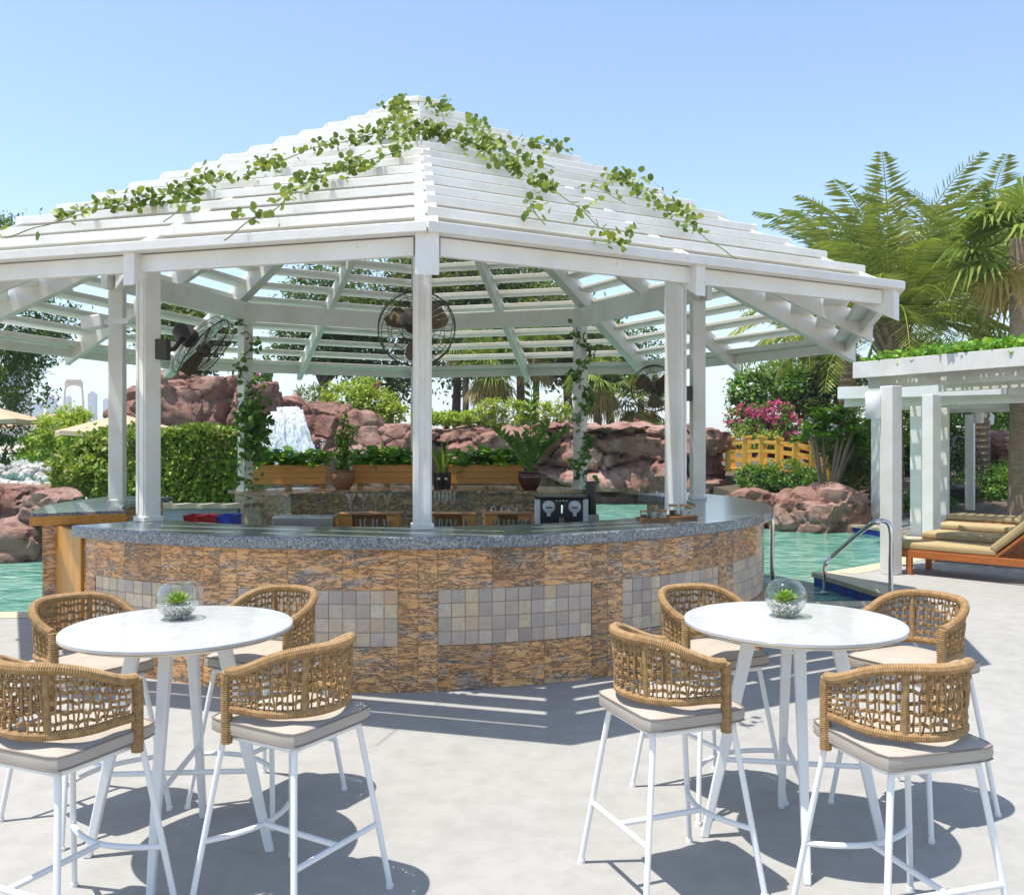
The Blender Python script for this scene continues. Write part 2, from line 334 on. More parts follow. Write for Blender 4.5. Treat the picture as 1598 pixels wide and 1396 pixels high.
# ---------------------------------------------------------------- gazebo
CX, CY = -.987, 9.52
gz = empty('gazebo', (CX, CY, 0), 'large white slatted octagonal gazebo standing over the round bar', 'gazebo', rz=rad(6.5))
RP, RE, ZE, SL = 3.02, 4.86, 2.76, .51
def vdir(k): a = rad(-90 + 45*k); return Vector((math.cos(a), math.sin(a), 0))
def roofz(r): return ZE + SL * (RE - r)         # slat underside height at corner radius r
for k in range(8):
    d = vdir(k); Mz = Matrix.Rotation(rad(45*k), 3, 'Z'); p = d * RP
    mb = MB(); mb.box((p.x, p.y, (1.04+3.38)/2), (.135, .135, 3.38-1.04), Mz)
    post = mb.build('post', 'white_paint', gz, bevel=.006)
    mb = MB(); mb.box((p.x, p.y, 1.06), (.165, .165, .04), Mz); mb.build('base_plate', 'white_paint', post, bevel=.005)
    q = d * (RP + .0715); t_ = Vector((-d.y, d.x, 0))       # grooves read as cover strips on the outer face
    for s_ in (-.04, .04):
        mb = MB(); mb.box((q.x + t_.x*s_, q.y + t_.y*s_, 2.2), (.03, .008, 2.2), Mz); mb.build('cover_strip', 'white_paint', post)
    # ring beam to next post, ends running past the posts
    d2 = vdir(k+1); a = d*RP; b = d2*RP; e = (b-a).normalized(); zz = 3.295 + (.0035 if k % 2 else -.0035)
    a2 = a - e*.20; b2 = b + e*.20
    MB().beam(a2 + Vector((0,0,zz)), b2 + Vector((0,0,zz)), .075, .225).build('ring_beam', 'white_paint', gz, bevel=.005)
    def rafter(dv, r0, r1, w_, h_, scale):
        # plumb-cut sloped rafter; r along dv is measured as corner radius * scale
        side = Vector((-dv.y, dv.x, 0)) * w_/2; vs = []
        for r in (r0, r1):
            zt = roofz(r) - .002
            for s_, z in ((-1, zt-h_), (1, zt-h_), (1, zt), (-1, zt)): vs.append(dv*r*scale + side*s_ + Vector((0,0,z)))
        return MB().add(vs, [(0,1,2,3), (7,6,5,4), (0,4,5,1), (1,5,6,2), (2,6,7,3), (3,7,4,0)])
    rafter(d, .12, 4.80, .125, .25, 1).build('hip_rafter', 'white_paint', gz, bevel=.004)
    am = rad(-90 + 45*k + 22.5); dm = Vector((math.cos(am), math.sin(am), 0)); cs = math.cos(rad(22.5))
    rafter(dm, .5, 4.82, .075, .21, cs).build('rafter', 'white_paint', gz, bevel=.004)
    for i in range(17):
        ro = RE - .28*i + .0; wd = .212 if i else .26
        ri = max(ro - wd/cs, .05); z0 = roofz(ro) + random.uniform(-.007, .007); th = .056
        g = .004; e0 = (d2-d).normalized(); ti = random.uniform(-.006, .006)
        q = [d*ro + e0*g, d2*ro - e0*g, d2*ri - e0*g, d*ri + e0*g]
        zs = [z0, z0, z0+ti+.012, z0+ti+.012]
        # horizontal louvre board, mitred on the hips
        zoff = .0
        vs = [Vector((p.x, p.y, z+zoff)) for p, z in zip(q, zs)] + [Vector((p.x, p.y, z+th+zoff)) for p, z in zip(q, zs)]
        MB().add(vs, [(3,2,1,0), (4,5,6,7), (0,1,5,4), (1,2,6,5), (2,3,7,6), (3,0,4,7)]).build('slat', 'white_paint', gz, bevel=.005)
    # fascia board under the eave slat
    f0 = d*(RE-.13); f1 = d2*(RE-.13)
    MB().beam(f0 + Vector((0,0,ZE-.055)) + (f1-f0).normalized()*.07, f1 + Vector((0,0,ZE-.055)) - (f1-f0).normalized()*.07, .04, .10).build('fascia_board', 'white_paint', gz, bevel=.004)
mb = MB(); mb.prism([(.40*vdir(k).x, .40*vdir(k).y) for k in range(8)], roofz(.38)+.055, roofz(.38)+.10); mb.build('roof_cap', 'white_paint', gz, bevel=.01)

# ---------------------------------------------------------------- round bar
bar = empty('bar_counter', (CX, CY, 0), 'round bar with grey granite top, orange granite cladding and mosaic panels', 'bar', rz=rad(5.92))
RW, RC, ZC = 3.5, 3.585, 1.04
MB().arc(2.95, RW-.022, -45.5, 112, 0.001, .95, 48).build('wall_core', 'grout', bar)
MB().arc(2.85, RC, -46, 113, ZC-.085, ZC, 64).build('counter_top', 'grey_granite', bar, bevel=.012)
def stone(a0, a1, z0, z1, r=RW, th=.022, mat='orange_granite', g=.0012):
    ga = math.degrees(g/r); MB().arc(r-th, r, a0+ga, a1-ga, z0+g, z1-g, 5).build('stone_panel', mat, bar)
tile = {}
for m in range(7):
    a0 = -45 + 22.5*m; p0, p1 = a0+2.15, a0+20.35
    for (u0, u1) in ((a0-2.15, a0), (a0, a0+2.15)):
        for z0, z1 in ((.0, .32), (.32, .66), (.66, .953)): stone(max(u0, -45.5), u1, z0, z1)
    for j in range(3):
        stone(p0 + (p1-p0)*j/3, p0 + (p1-p0)*(j+1)/3, .68, .953); stone(p0 + (p1-p0)*j/3, p0 + (p1-p0)*(j+1)/3, 0, .303)
    if m < 6:
        MB().arc(RW-.0215, RW-.0085, p0, p1, .303, .68, 8).build('grout_bed', 'grout', bar)
        for i in range(12):
            for j in range(4):
                u0 = p0 + (p1-p0)*i/12; u1 = p0 + (p1-p0)*(i+1)/12; z0 = .303 + .377*j/4; am = rad((u0+u1)/2); wd = rad(u1-u0)*RW - .005
                if 'me' not in tile:
                    o = MB().box((0,0,0), (wd, .014, .377/4-.005)).build('mosaic_tile', 'mosaic', bar, bevel=.0025); tile['me'] = o.data
                else: o = link('mosaic_tile', tile['me'], bar, bevel=.0025)
                rr = RW - .012 + random.uniform(-.0015, .0015)
                o.location = (rr*math.sin(am), -rr*math.cos(am), z0 + .377/8); o.rotation_euler = (random.uniform(-.01,.01), 0, am + random.uniform(-.012,.012))
    else: stone(p0, p1, .303, .68)
# left part of the ring behind the entry, its end boxed in timber
MB().arc(2.85, RC, -108, -66.5, ZC-.035, ZC+.01, 18).build('side_counter_top', 'grey_granite', bar, bevel=.006)
MB().arc(2.95, RW, -107, -67.2, 0.001, ZC-.036, 18).build('side_wall', 'orange_granite', bar)
def radial(a, r): a = rad(a); return Vector((r*math.sin(a), -r*math.cos(a), 0))
a, b = radial(-66.1, 2.84), radial(-66.1, 3.60)
MB().beam(a + Vector((0,0,.985)), b + Vector((0,0,.985)), .035, .075).build('timber_edge', 'orange_wood', bar, bevel=.003)
a, b = radial(-46.1, 2.93), radial(-46.1, 3.52)
MB().beam(a + Vector((0,0,.475)), b + Vector((0,0,.475)), .045, .945).build('timber_end_panel', 'orange_wood', bar, bevel=.003)
gate = empty('bar_gate', (0,0,0), 'orange timber half door with brass hinge closing the bar entry', 'gate')
ga = bar.matrix_basis
Rb = Matrix.Translation((CX, CY, 0)) @ Matrix.Rotation(rad(5.92), 4, 'Z')
h0 = Rb @ radial(-66.3, 3.38); h1 = Rb @ radial(-52, 3.36); gate.location = h0
dv = (h1-h0); dn = Vector((-dv.y, dv.x, 0)).normalized()
for i in range(4):
    p = dv*((i+.5)/4); L = dv.length/4 - .006
    MB().box((p.x, p.y, .50), (L, .03, .88), Matrix.Rotation(math.atan2(dv.y, dv.x), 3, 'Z')).build('board', 'orange_wood', gate, bevel=.003)
for z in (.2, .78): MB().beam(dv*.03 + dn*.03 + Vector((0,0,z)), dv*.97 + dn*.03 + Vector((0,0,z)), .028, .09).build('cross_rail', 'orange_wood', gate, bevel=.003)
for z in (.25, .80): MB().box((dv*.02 - dn*.022) + Vector((0,0,z)), (.035, .012, .11), Matrix.Rotation(math.atan2(dv.y, dv.x), 3, 'Z')).build('hinge', 'brass', gate)

# back counter (separate ring piece)
bk = empty('back_counter', (CX, CY, 0), 'curved brown granite back counter carrying planters inside the bar', 'counter', rz=rad(5.92))
MB().arc(2.2, 3.38, 136, 224, 0.001, 1.0, 30).build('stone_body', 'brown_granite', bk)
for i in range(8):
    MB().arc(2.15, 3.42, 134.6 + 11.35*i + .05, 134.6 + 11.35*(i+1) - .05, 1.0, 1.04, 5).build('top_slab', 'brown_granite', bk, bevel=.004)
for i in range(12):
    u = 136 + 88/12*i; MB().arc(2.185, 2.205, u+.04, u + 88/12-.04, .5, .995, 3).build('stone_panel', 'brown_granite', bk)
# low blue-grey wall and crates on the left, seen through the opening
o = MB().box((0,0,.42), (1.5, .12, .84)).build('low_wall', 'blue_grey_wall'); o.location = (-4.15, 11.3, 0); tag(o, 'low blue grey painted wall behind the crates beside the hedge', 'wall')
o = MB().box((0,0,.02), (1.7, .3, .05)).build('wall_ledge', 'coping', o); o.location = (0, 0, .845)
for i, (m, x) in enumerate((('red_crate', 306), ('red_crate', 332), ('blue_crate', 358))):
    d = 10.3; z0 = PZ(812, d); e = empty('crate', (PX(x, d), d, z0-.22), ['red plastic crate at the hedge end of the row of crates', 'red plastic crate touching the blue crate', 'blue plastic crate beside the back counter'][i], 'crate')
    for sx in (-1, 1): MB().box((sx*.085, 0, .14), (.012, .3, .28)).build('side', m, e, bevel=.004)
    for sy in (-1, 1): MB().box((0, sy*.145, .14), (.158, .012, .28)).build('end', m, e, bevel=.004)
    MB().box((0, 0, .02), (.156, .276, .02)).build('bottom', m, e)
    MB().tube([(-.09,-.15,.28), (.09,-.15,.28), (.09,.15,.28), (-.09,.15,.28)], .011, 6, True).build('rim', m, e)
ct = empty('crate_stand', (PX(332, 10.3), 10.3, 0), 'low timber stand under the plastic crates', 'stand')
MB().box((0, 0, PZ(812, 10.3)-.245), (.66, .36, .04)).build('shelf', 'orange_wood', ct)
for sx in (-.3, .3):
    for sy in (-.15, .15): MB().box((sx, sy, (PZ(812, 10.3)-.27)/2), (.04, .04, PZ(812, 10.3)-.27)).build('leg', 'orange_wood', ct)

# work table with bar ware
WT = .80
wt = empty('work_table', (-.75, 8.55, 0), 'stainless steel work table with dark tray top inside the bar', 'table')
MB().box((0, 0, WT-.02), (3.05, .62, .04)).build('table_top', 'steel', wt, bevel=.004)
MB().box((.9, -.3, WT+.018), (2.0/1.6, .02, .035)).build('tray_rim', 'steel', wt)
MB().box((.4, -.02, WT+.004), (2.2, .52, .006)).build('tray_mat', 'black_plastic', wt)
for sx in (-1.45, 1.45):
    for sy in (-.26, .26): MB().box((sx, sy, (WT-.04)/2), (.04, .04, WT-.04)).build('leg', 'steel', wt)
o = MB().box((0, 0, .085), (.56, .3, .17)).build('steel_bin', 'steel', bevel=.008); o.location = (PX(478, 8.5), 8.5, WT); tag(o, 'brushed stainless steel box on the work table, beside the glass caddies', 'steel box')
# ---------------------------------------------------------------- bar ware
def lathe_obj(name, prof, mat, loc, parent=None, n=20, label=None, cat=None, group=None):
    o = MB().lathe(prof, n=n).build(name, mat, parent, smooth=True); o.location = loc
    if label: tag(o, label, cat, group)
    return o
d = 8.6; zt = WT + .008
boxes = [(578, .56, 'beside the steel box'), (700, .50, 'behind the centre post'), (793, .44, 'beside the coffee machine')]
for i, (x, wd, where) in enumerate(boxes):
    e = empty('glass_caddy', (PX(x, d), d, zt), f'orange timber glass caddy {where}', 'caddy', 'timber glass caddies')
    h = .17
    for s_ in (-1, 1): MB().box((s_*(wd/2-.06), .03, h/2), (.12, .2, h)).build('side_block', 'planter_wood', e, bevel=.003)
    MB().box((0, .13, h/2), (wd-.26, .012, h)).build('back_panel', 'planter_wood', e)
    MB().box((0, .02, h+.008), (wd+.02, .24, .014)).build('top_shelf', 'tray_wood', e, bevel=.002)
mart = [(.036,0), (.036,.004), (.005,.008), (.004,.09), (.008,.10), (.055,.175), (.053,.175), (.006,.104)]
flute = [(.032,0), (.032,.004), (.004,.008), (.004,.075), (.02,.09), (.029,.12), (.027,.2), (.025,.2), (.027,.12), (.012,.095)]
tumbler = [(.027,0), (.03,.006), (.038,.13), (.036,.13), (.028,.012)]
def row(prof, name, xs, yy, z, label, grp, n=16):
    me = None
    for x in xs:
        if me is None: o = MB().lathe(prof, n=n).build(name, 'bar_glass', smooth=True); me = o.data
        else: o = link(name, me)
        o.location = (PX(x, yy), yy, z); tag(o, label, name.replace('_', ' '), grp)
row(mart, 'martini_glass', (547, 567, 586, 604), d, zt+.188, 'clear martini glass standing on the caddy beside the steel box', 'martini glasses')
row(flute, 'wine_glass', (682, 694, 706), d, zt+.188, 'clear stemmed glass on the caddy next to the snake plant', 'stemmed glasses by the snake plant')
row([(r, .11-z*.6) for r, z in flute[:8]][::-1], 'coffee_glass', (770, 786, 797, 809), d, zt+.188, 'clear glass cup on the caddy next to the coffee machine', 'cups by the coffee machine')
row(tumbler, 'tumbler', (566, 585, 603), d-.12, zt, 'clear tumbler under the shelf that holds martini glasses', 'tumblers under the martini glasses')
row(tumbler, 'tumbler', (682, 693, 707, 727), d-.12, zt, 'clear tumbler below the stemmed glasses near the snake plant', 'tumblers below the stemmed glasses')
row(tumbler, 'tumbler', (775, 790, 805, 818, 830), d-.14, zt, 'clear tumbler on the dark mat beside the coffee machine', 'tumblers beside the coffee machine')
# coffee machine
dm = 8.45
cm = empty('coffee_machine', (PX(876, dm), dm, zt), 'black and silver twin dial coffee machine on the work table', 'coffee machine')
MB().box((0, .1, .20), (.46, .3, .26)).build('body', 'black_plastic', cm, bevel=.012)
MB().box((0, -.02, .035), (.49, .46, .07)).build('drip_base', 'black_plastic', cm, bevel=.015)
MB().box((0, .08, .34), (.50, .34, .022)).build('top_cover', 'black_plastic', cm, bevel=.008)
for s_ in (-1, 1): MB().box((s_*.222, -.02, .2), (.05, .09, .255)).build('side_trim', 'silver_plastic', cm, bevel=.008)
Rx = Matrix.Rotation(rad(90), 3, 'X')
for s_ in (-.12, .12):
    k = MB().lathe([(.058,0), (.058,.022), (.045,.03), (0,.03)], (s_, -.05, .255), 24, Rx).build('dial', 'silver_plastic', cm, smooth=True)
    MB().box((s_, -.083, .25), (.05, .008, .012)).build('dial_slot', 'black_plastic', k)
    MB().box((s_, -.07, .185), (.035, .03, .035)).build('nozzle', 'silver_plastic', k, bevel=.006)
MB().tube([(0,-.05,.30), (0,-.11,.27), (0,-.115,.2)], .012, 8).build('spout', 'chrome', cm, smooth=True)
MB().lathe([(.03,0), (.032,.09), (.0,.09)], (0,-.11,.072), 16).build('milk_cup', 'chrome', cm, smooth=True)
for i in range(4): MB().lathe([(.008,0), (.008,.006), (0,.006)], (-.045 + .03*i, -.05, .31), 8, Rx).build('button', 'silver_plastic', cm)
o = lathe_obj('cup_cylinder', [(.05,0), (.05,.31), (.046,.31), (.046,.01)], 'black_plastic', (PX(922, 8.6), 8.6, PZ(802, 8.6)), label='black cylinder holder standing next to the coffee machine', cat='holder')
MB().box((0, 0, -.05), (.14, .14, .1)).build('foot_block', 'steel', o)
# counter trays with jars
for i, (x, y, lab) in enumerate(((1019, 812, 'small wooden tray with lidded jars, the tray farther from the white post'), (1062, 809, 'small wooden tray with lidded jars, the tray close to the white post'))):
    p = GP(x, y, ZC); e = empty('jar_tray', p, lab, 'tray', 'jar trays on the counter', rz=rad(12))
    mb = MB(); mb.box((0,0,.008), (.24, .13, .016)); mb.build('tray_base', 'tray_wood', e, bevel=.004)
    MB().tube([(-.12,-.065,.02), (.12,-.065,.02), (.12,.065,.02), (-.12,.065,.02)], .007, 6, True).build('tray_rim', 'tray_wood', e)
    for k, (jx, jy, h) in enumerate(((-.07, .0, .05), (.01, .02, .085), (.075, -.01, .05)) if i == 0 else ((-.06, .01, .085), (.03, .0, .085), (.08, .01, .07))):
        r = .034
        j = MB().lathe([(r,0), (r,h), (r-.002,h), (r-.002,.003)], (jx, jy, .017), 18).build('jar', 'clear_glass', e, smooth=True)
        MB().lathe([(r-.004,.004), (r-.004,h*.6), (0,h*.6)], (jx, jy, .017), 14).build('jar_contents', 'pebble' if k else 'soil', j, smooth=True)
        MB().lathe([(r+.002,0), (r+.002,.014), (0,.016)], (jx, jy, .017+h), 18).build('lid', 'tray_wood', j, smooth=True)

# ---------------------------------------------------------------- foliage helpers
def unit(a): return a / (np.linalg.norm(a, axis=1, keepdims=True) + 1e-9)
def leaves(name, P, D, N, L, W, mat, parent=None, fold=.25, shape=.45, rnd=False):
    P, D, N = (np.asarray(x, float) for x in (P, D, N)); n = len(P); D = unit(D); B = unit(np.cross(D, N)); N = np.cross(B, D)
    L = np.broadcast_to(np.asarray(L, float), (n,))[:, None]; W = np.broadcast_to(np.asarray(W, float), (n,))[:, None]
    mid = P + D*L*shape; up = N*W*fold
    if rnd:      # rounded leaf, folded on its midrib
        a, b = P + D*L*.28 + up*.9, P + D*L*.72 + up*.8
        V = np.stack([P, a + B*W*.5, b + B*W*.42, P + D*L, b - B*W*.42, a - B*W*.5], 1).reshape(-1, 3)
        i = np.arange(n)[:, None]*6; F = np.concatenate([i + [0, 1, 2, 3], i + [0, 3, 4, 5]], 0)
    else:
        V = np.stack([P, mid + B*W*.5 + up, P + D*L, mid - B*W*.5 + up], 1).reshape(-1, 3)
        i = np.arange(n)[:, None]*4; F = np.concatenate([i + [0, 1, 2], i + [0, 2, 3]], 0)
    if parent is not None and parent.type == 'EMPTY': V = V - np.array(parent.location)
    o = np_mesh(name, V, F, mat, parent)
    o['kind'] = 'stuff'
    return o
def cloud(blobs, n, clump=.16, per=30, shell=.6):
    out = []; C = []
    vol = np.array([b[1][0]*b[1][1]*b[1][2] for b in blobs])**.7; vol /= vol.sum()
    for (c, r), f in zip(blobs, vol):
        m = max(4, int(n*f)); k = max(1, m//per)
        u = unit(RNG.normal(size=(k, 3)))*(shell + (1-shell)*RNG.random((k, 1)))**.6 * RNG.uniform(.75, 1.05, (k, 1))
        cl = u[RNG.integers(0, k, m)] + RNG.normal(size=(m, 3))*clump
        out.append(np.array(c) + cl*np.array(r)); C.append(np.tile(np.array(c), (m, 1)))
    return np.concatenate(out), np.concatenate(C)
def crown(name, blobs, n, L, W, mat, parent=None, clump=.16, per=30, droop=-.1, shell=.6, fold=.25):
    P, C = cloud(blobs, n, clump, per, shell); m = len(P); out = unit(P - C)
    D = unit(out*.5 + RNG.normal(size=(m, 3))*.75 + [0, 0, droop]); N = unit(out*.6 + [0, 0, .7] + RNG.normal(size=(m, 3))*.5)
    return leaves(name, P, D, N, L*RNG.uniform(.7, 1.3, m), W*RNG.uniform(.7, 1.3, m), mat, parent, fold)
def limb(pts, r0, r1, n=8):
    return MB().tube(pts, [r0 + (r1-r0)*i/(len(pts)-1) for i in range(len(pts))], n)
def tree(name, base, blobs, n, L, W, mat, label, cat='tree', group=None, r=.16, bark='bark', flowers=None, clump=.16):
    e = empty(name, base, label, cat, group); base = Vector(base)
    cz = sum(b[0][2] for b in blobs)/len(blobs); top = Vector((base.x, base.y, base.z + (cz-base.z)*.55))
    tr = MB().tube([(0,0,-.2), (random.uniform(-.1,.1), random.uniform(-.1,.1), (top.z-base.z)*.5), top-base], [r*1.25, r, r*.8], 9).build('trunk', bark, e, smooth=True)
    for c, rr in blobs:
        c = Vector(c); m = (top + c)/2 + Vector((random.uniform(-.2,.2), random.uniform(-.2,.2), .1))
        limb([top-base - Vector((0,0,.15)), m-base, c-base], r*.6, r*.12, 6).build('limb', bark, tr, smooth=True)
    crown('crown', blobs, n, L, W, mat, e, clump)
    if flowers: crown('flowers', [(c, tuple(x*1.03 for x in rr)) for c, rr in blobs], flowers[0], flowers[2], flowers[2], flowers[1], e, .1, 8, 0, .95)
    return e
def blobset(c, R, k, s=.55):
    c = np.array(c); R = np.array(R); out = []
    for i in range(k):
        u = RNG.normal(size=3); u /= np.linalg.norm(u); f = RNG.uniform(.35, .75)
        out.append((tuple(c + u*R*f), tuple(R*s*RNG.uniform(.75, 1.15))))
    return out

# ---------------------------------------------------------------- planters and pots
zc = 1.04
def planter(x0, x1, dd, label):
    w_ = (x1-x0)/FPX*dd; c = Vector((PX((x0+x1)/2, dd), dd, zc)); e = empty('planter_box', c, label, 'planter', 'timber planters on the back counter')
    for s_ in (-w_/2+.08, 0, w_/2-.08): MB().box((s_, 0, .025), (.05, .2, .05)).build('foot', 'planter_wood', e)
    for j in range(3):
        for sy in (-1, 1): MB().box((0, sy*.14, .05 + .0795*(j+.5)), (w_, .02, .0775)).build('board', 'planter_wood', e, bevel=.003)
        for sx in (-1, 1): MB().box((sx*(w_/2-.01), 0, .05 + .0795*(j+.5)), (.02, .258, .077)).build('board', 'planter_wood', e, bevel=.003)
    for sy in (-1, 1): MB().box((0, sy*.142, .297), (w_+.03, .04, .018)).build('rim', 'planter_wood', e, bevel=.003)
    MB().box((0, 0, .25), (w_-.05, .255, .02)).build('soil', 'soil', e)
    P = np.stack([RNG.uniform(-w_/2, w_/2, 260), RNG.uniform(-.14, .14, 260), RNG.uniform(.3, .5, 260)], 1) + np.array(c)
    D = RNG.normal(size=(260, 3))*[1, 1, .4] + [0, -.2, -.1]; N = RNG.normal(size=(260, 3))*.4 + [0, -.35, 1]
    leaves('foliage', P, D, N, RNG.uniform(.10, .19, 260), RNG.uniform(.07, .12, 260), 'pothos_leaf', e, .15, .5, True)
planter(388, 513, 12.35, 'orange timber planter of pothos in front of the waterfall')
planter(553, 655, 12.5, 'orange timber planter between the clay pot and the snake plant')
planter(701, 818, 12.45, 'orange timber planter between the snake plant and the brown pot')
def pot(name, x, dd, prof, mat, label):
    e = empty(name, (PX(x, dd), dd, zc), label, 'potted plant'); MB().lathe(prof, n=26).build('pot', mat, e, smooth=True)
    MB().lathe([(prof[-1][0]*.9, prof[-1][1]-.03), (0, prof[-1][1]-.02)], n=20).build('soil', 'soil', e); return e
pr = lambda r, h: [(r*.55, 0), (r*.72, h*.15), (r*.98, h*.55), (r, h*.75), (r*.92, h*.9), (r*1.02, h*.96), (r*1.02, h), (r*.92, h), (r*.88, h*.9)]
e = pot('potted_shrub', 535, 11.9, pr(.165, .25), 'terracotta', 'mottled clay pot with upright small leaved shrub on the back counter')
c0 = np.array(e.location)
for sx, sz in ((0, .95), (.09, .8), (-.05, .7), (.03, .6)):
    limb([(0,0,.2), (sx*.5, 0, sz*.5), (sx, 0, sz)], .01, .004, 5).build('stem', 'bark', e)
    k = 170; tt = RNG.random(k); P = c0 + np.stack([sx*tt, 0*tt, .22 + (sz-.2)*tt], 1) + RNG.normal(size=(k, 3))*[.04, .04, .02]
    leaves('leaves', P, RNG.normal(size=(k, 3)) + [0, 0, .6], RNG.normal(size=(k, 3)) + [0, 0, 1], .06, .035, 'shrub_leaf', e)
e = pot('potted_snake_plant', 690, 11.9, [(.11,0), (.115,.1), (.118,.22), (.105,.22), (.1,.18)], 'black_glaze', 'dark pot with cream heart marks holding a snake plant'); c0 = e.location
for hx in (-.035, .06):
    mb = MB(); pts = [(hx + .0013*16*math.sin(a)**3, -.1195, .14 + .0013*(13*math.cos(a)-5*math.cos(2*a)-2*math.cos(3*a)-math.cos(4*a))) for a in [i*math.pi/12 for i in range(24)]]
    mb.add(pts + [(p[0], -.112, p[2]) for p in pts], [tuple(range(24))] + [(i, (i+1) % 24, 24+(i+1) % 24, 24+i) for i in range(24)]); mb.build('heart_mark', 'cream_paint', e)
for i in range(22):
    a = random.uniform(0, 6.28); lean = random.uniform(.03, .22); h = random.uniform(.28, .52); b0 = Vector((math.cos(a)*.05, math.sin(a)*.05, .19)); wd = random.uniform(.028, .042); mb = MB(); vs = []
    pr_ = Vector((-math.sin(a), math.cos(a), 0))
    for k in range(5):
        f = k/4; c = b0 + Vector((math.cos(a)*lean*f*f*1.2, math.sin(a)*lean*f*f*1.2, h*f - lean*.4*f*f)); ww = wd*(1-.15*k if k < 4 else .05)*.5; vs += [c - pr_*ww, c + pr_*ww]
    mb.add(vs, [(2*k, 2*k+1, 2*k+3, 2*k+2) for k in range(4)]).build('blade', 'lime_leaf' if i % 3 == 0 else 'shrub_leaf', e)
e = pot('potted_palm_plant', 827, 11.7, pr(.155, .24), 'brown_glaze', 'glossy brown pot with tall dark leafed plant by the coffee machine'); c0 = np.array(e.location)
for i, (lx, h, ly) in enumerate(((-.42, .62, 0), (.02, 1.1, .05), (.34, .5, -.05), (.46, .62, .1), (-.12, .5, -.1), (.2, .62, .12), (-.26, .42, .1), (.12, .45, -.12))):
    pts = [Vector((lx*f**1.4, ly*f, .2 + h*(f - .18*f*f*(abs(lx)*2)))) for f in np.linspace(0, 1, 7)]
    limb(pts, .014, .004, 6).build('stem', 'shrub_leaf', e)
    P = []; D = []
    for f in np.linspace(.3, 1, 9):
        p = Vector((lx*f**1.4, ly*f, .2 + h*(f - .18*f*f*(abs(lx)*2))))
        for s_ in (-1, 1): P.append(p); D.append((s_*.8*(1 if abs(lx) < .15 else .5), random.uniform(-.4, .4), .75))
    leaves('leaves', np.array(P) + c0, D, np.tile([0, -1, .5], (len(P), 1)), .15, .06, 'ivy_leaf', e)

def smooth_path(ctrl, k=8, closed=False):
    P = [Vector(p) for p in ctrl]; n = len(P); out = []
    for i in range(n if closed else n-1):
        p0 = P[i-1] if (closed or i) else P[0]; p1 = P[i]; p2 = P[(i+1) % n]; p3 = P[(i+2) % n] if (closed or i < n-2) else P[-1]
        for j in range(k):
            t = j/k; out.append(.5*((2*p1) + (p2-p0)*t + (2*p0-5*p1+4*p2-p3)*t*t + (3*p1-p0-3*p2+p3)*t**3))
    if not closed: out.append(P[-1])
    return out
# ---------------------------------------------------------------- vines
GM = Matrix.Translation((CX, CY, 0)) @ Matrix.Rotation(rad(6.5), 4, 'Z')
def vine_on(pathfn, n, length, name, label, lsz=.085, spread=.10, mat='vine_leaf', nrm=(0,-.5,.7)):
    e = empty(name, pathfn(0), label, 'vine'); loc = Vector(e.location)
    pts = [pathfn(i/40) for i in range(41)]
    MB().tube([p - loc for p in pts], .006, 5).build('stem', 'bark', e)
    f = RNG.random(n); P = np.array([pathfn(x) for x in f]) + RNG.normal(size=(n, 3))*spread*np.array([1, .5, .7])
    D = RNG.normal(size=(n, 3)) + [0, -.3, -.5]; N = RNG.normal(size=(n, 3))*.5 + nrm
    leaves('leaves', P, D, N, lsz*RNG.uniform(.6, 1.25, n), lsz*.9*RNG.uniform(.6, 1.2, n), mat, e, .12, .5, True); return e
GI = GM.inverted()
def on_roof(x, y, lift=.05):       # where the sight line through an image point meets the roof skin
    o = GI @ Vector((0, 0, HC)); d_ = (GI @ Vector(((x-799)/FPX, 1, HC - (y-HY)/FPX))) - o; best = None; cs = math.cos(rad(22.5))
    for k in (0, 1, 6, 7):
        am = rad(-90 + 45*k + 22.5); dm = Vector((math.cos(am), math.sin(am), 0)); g = SL/cs
        den = d_.z + g*d_.dot(dm); c0 = ZE + SL*RE + .06 + lift - o.z - g*o.dot(dm)
        if abs(den) < 1e-6: continue
        t_ = c0/den; p = o + d_*t_; a = (math.degrees(math.atan2(p.y, p.x)) + 90 - 45*k) % 360
        if t_ > 0 and a <= 45.5 and (best is None or t_ < best[0]): best = (t_, p)
    return GM @ best[1] if best else None
def roof_vine(px, n, label, spread=.055):
    pts = [p for p in (on_roof(*q) for q in px) if p is not None]; pts = smooth_path(pts, 8)
    e = empty('roof_vine', pts[0], label, 'vine', 'vines on the gazebo roof'); loc = Vector(e.location); m = len(pts)
    MB().tube([p - loc + Vector((0,0,.006*math.sin(i*.5))) for i, p in enumerate(pts)], .0035, 5).build('stem', 'olive_leaf', e)
    cl = RNG.random(max(3, n//7))**1.6; f = np.clip(cl[RNG.integers(0, len(cl), n)] + RNG.normal(size=n)*.02, 0, 1)*(m-1.001); i = f.astype(int)
    A = np.array([tuple(p) for p in pts]); P = A[i] + (A[i+1]-A[i])*(f-i)[:, None] + RNG.normal(size=(n, 3))*spread*np.array([1, .5, .55]) + [0, -.02, .01]
    nn = RNG.normal(size=(n, 3)); sz = RNG.uniform(.034, .062, n)
    leaves('leaves', P, nn + [0, -.4, -.35], RNG.normal(size=(n, 3))*.5 + [0, -.7, .6], sz, sz*.95, 'vine_leaf', e, .12, .5, True)
roof_vine([(628,172),(612,196),(575,212),(520,224),(470,238),(420,258),(380,272)], 300, 'leafy vine runner high on the gate side roof slope below the peak')
roof_vine([(335,276),(310,292),(270,302),(225,312),(180,322),(130,330)], 190, 'leafy vine runner low on the gate side roof slope')
roof_vine([(640,200),(622,232),(580,250),(530,268),(490,282),(455,298)], 210, 'leafy vine runner beside the front hip of the gate side slope')
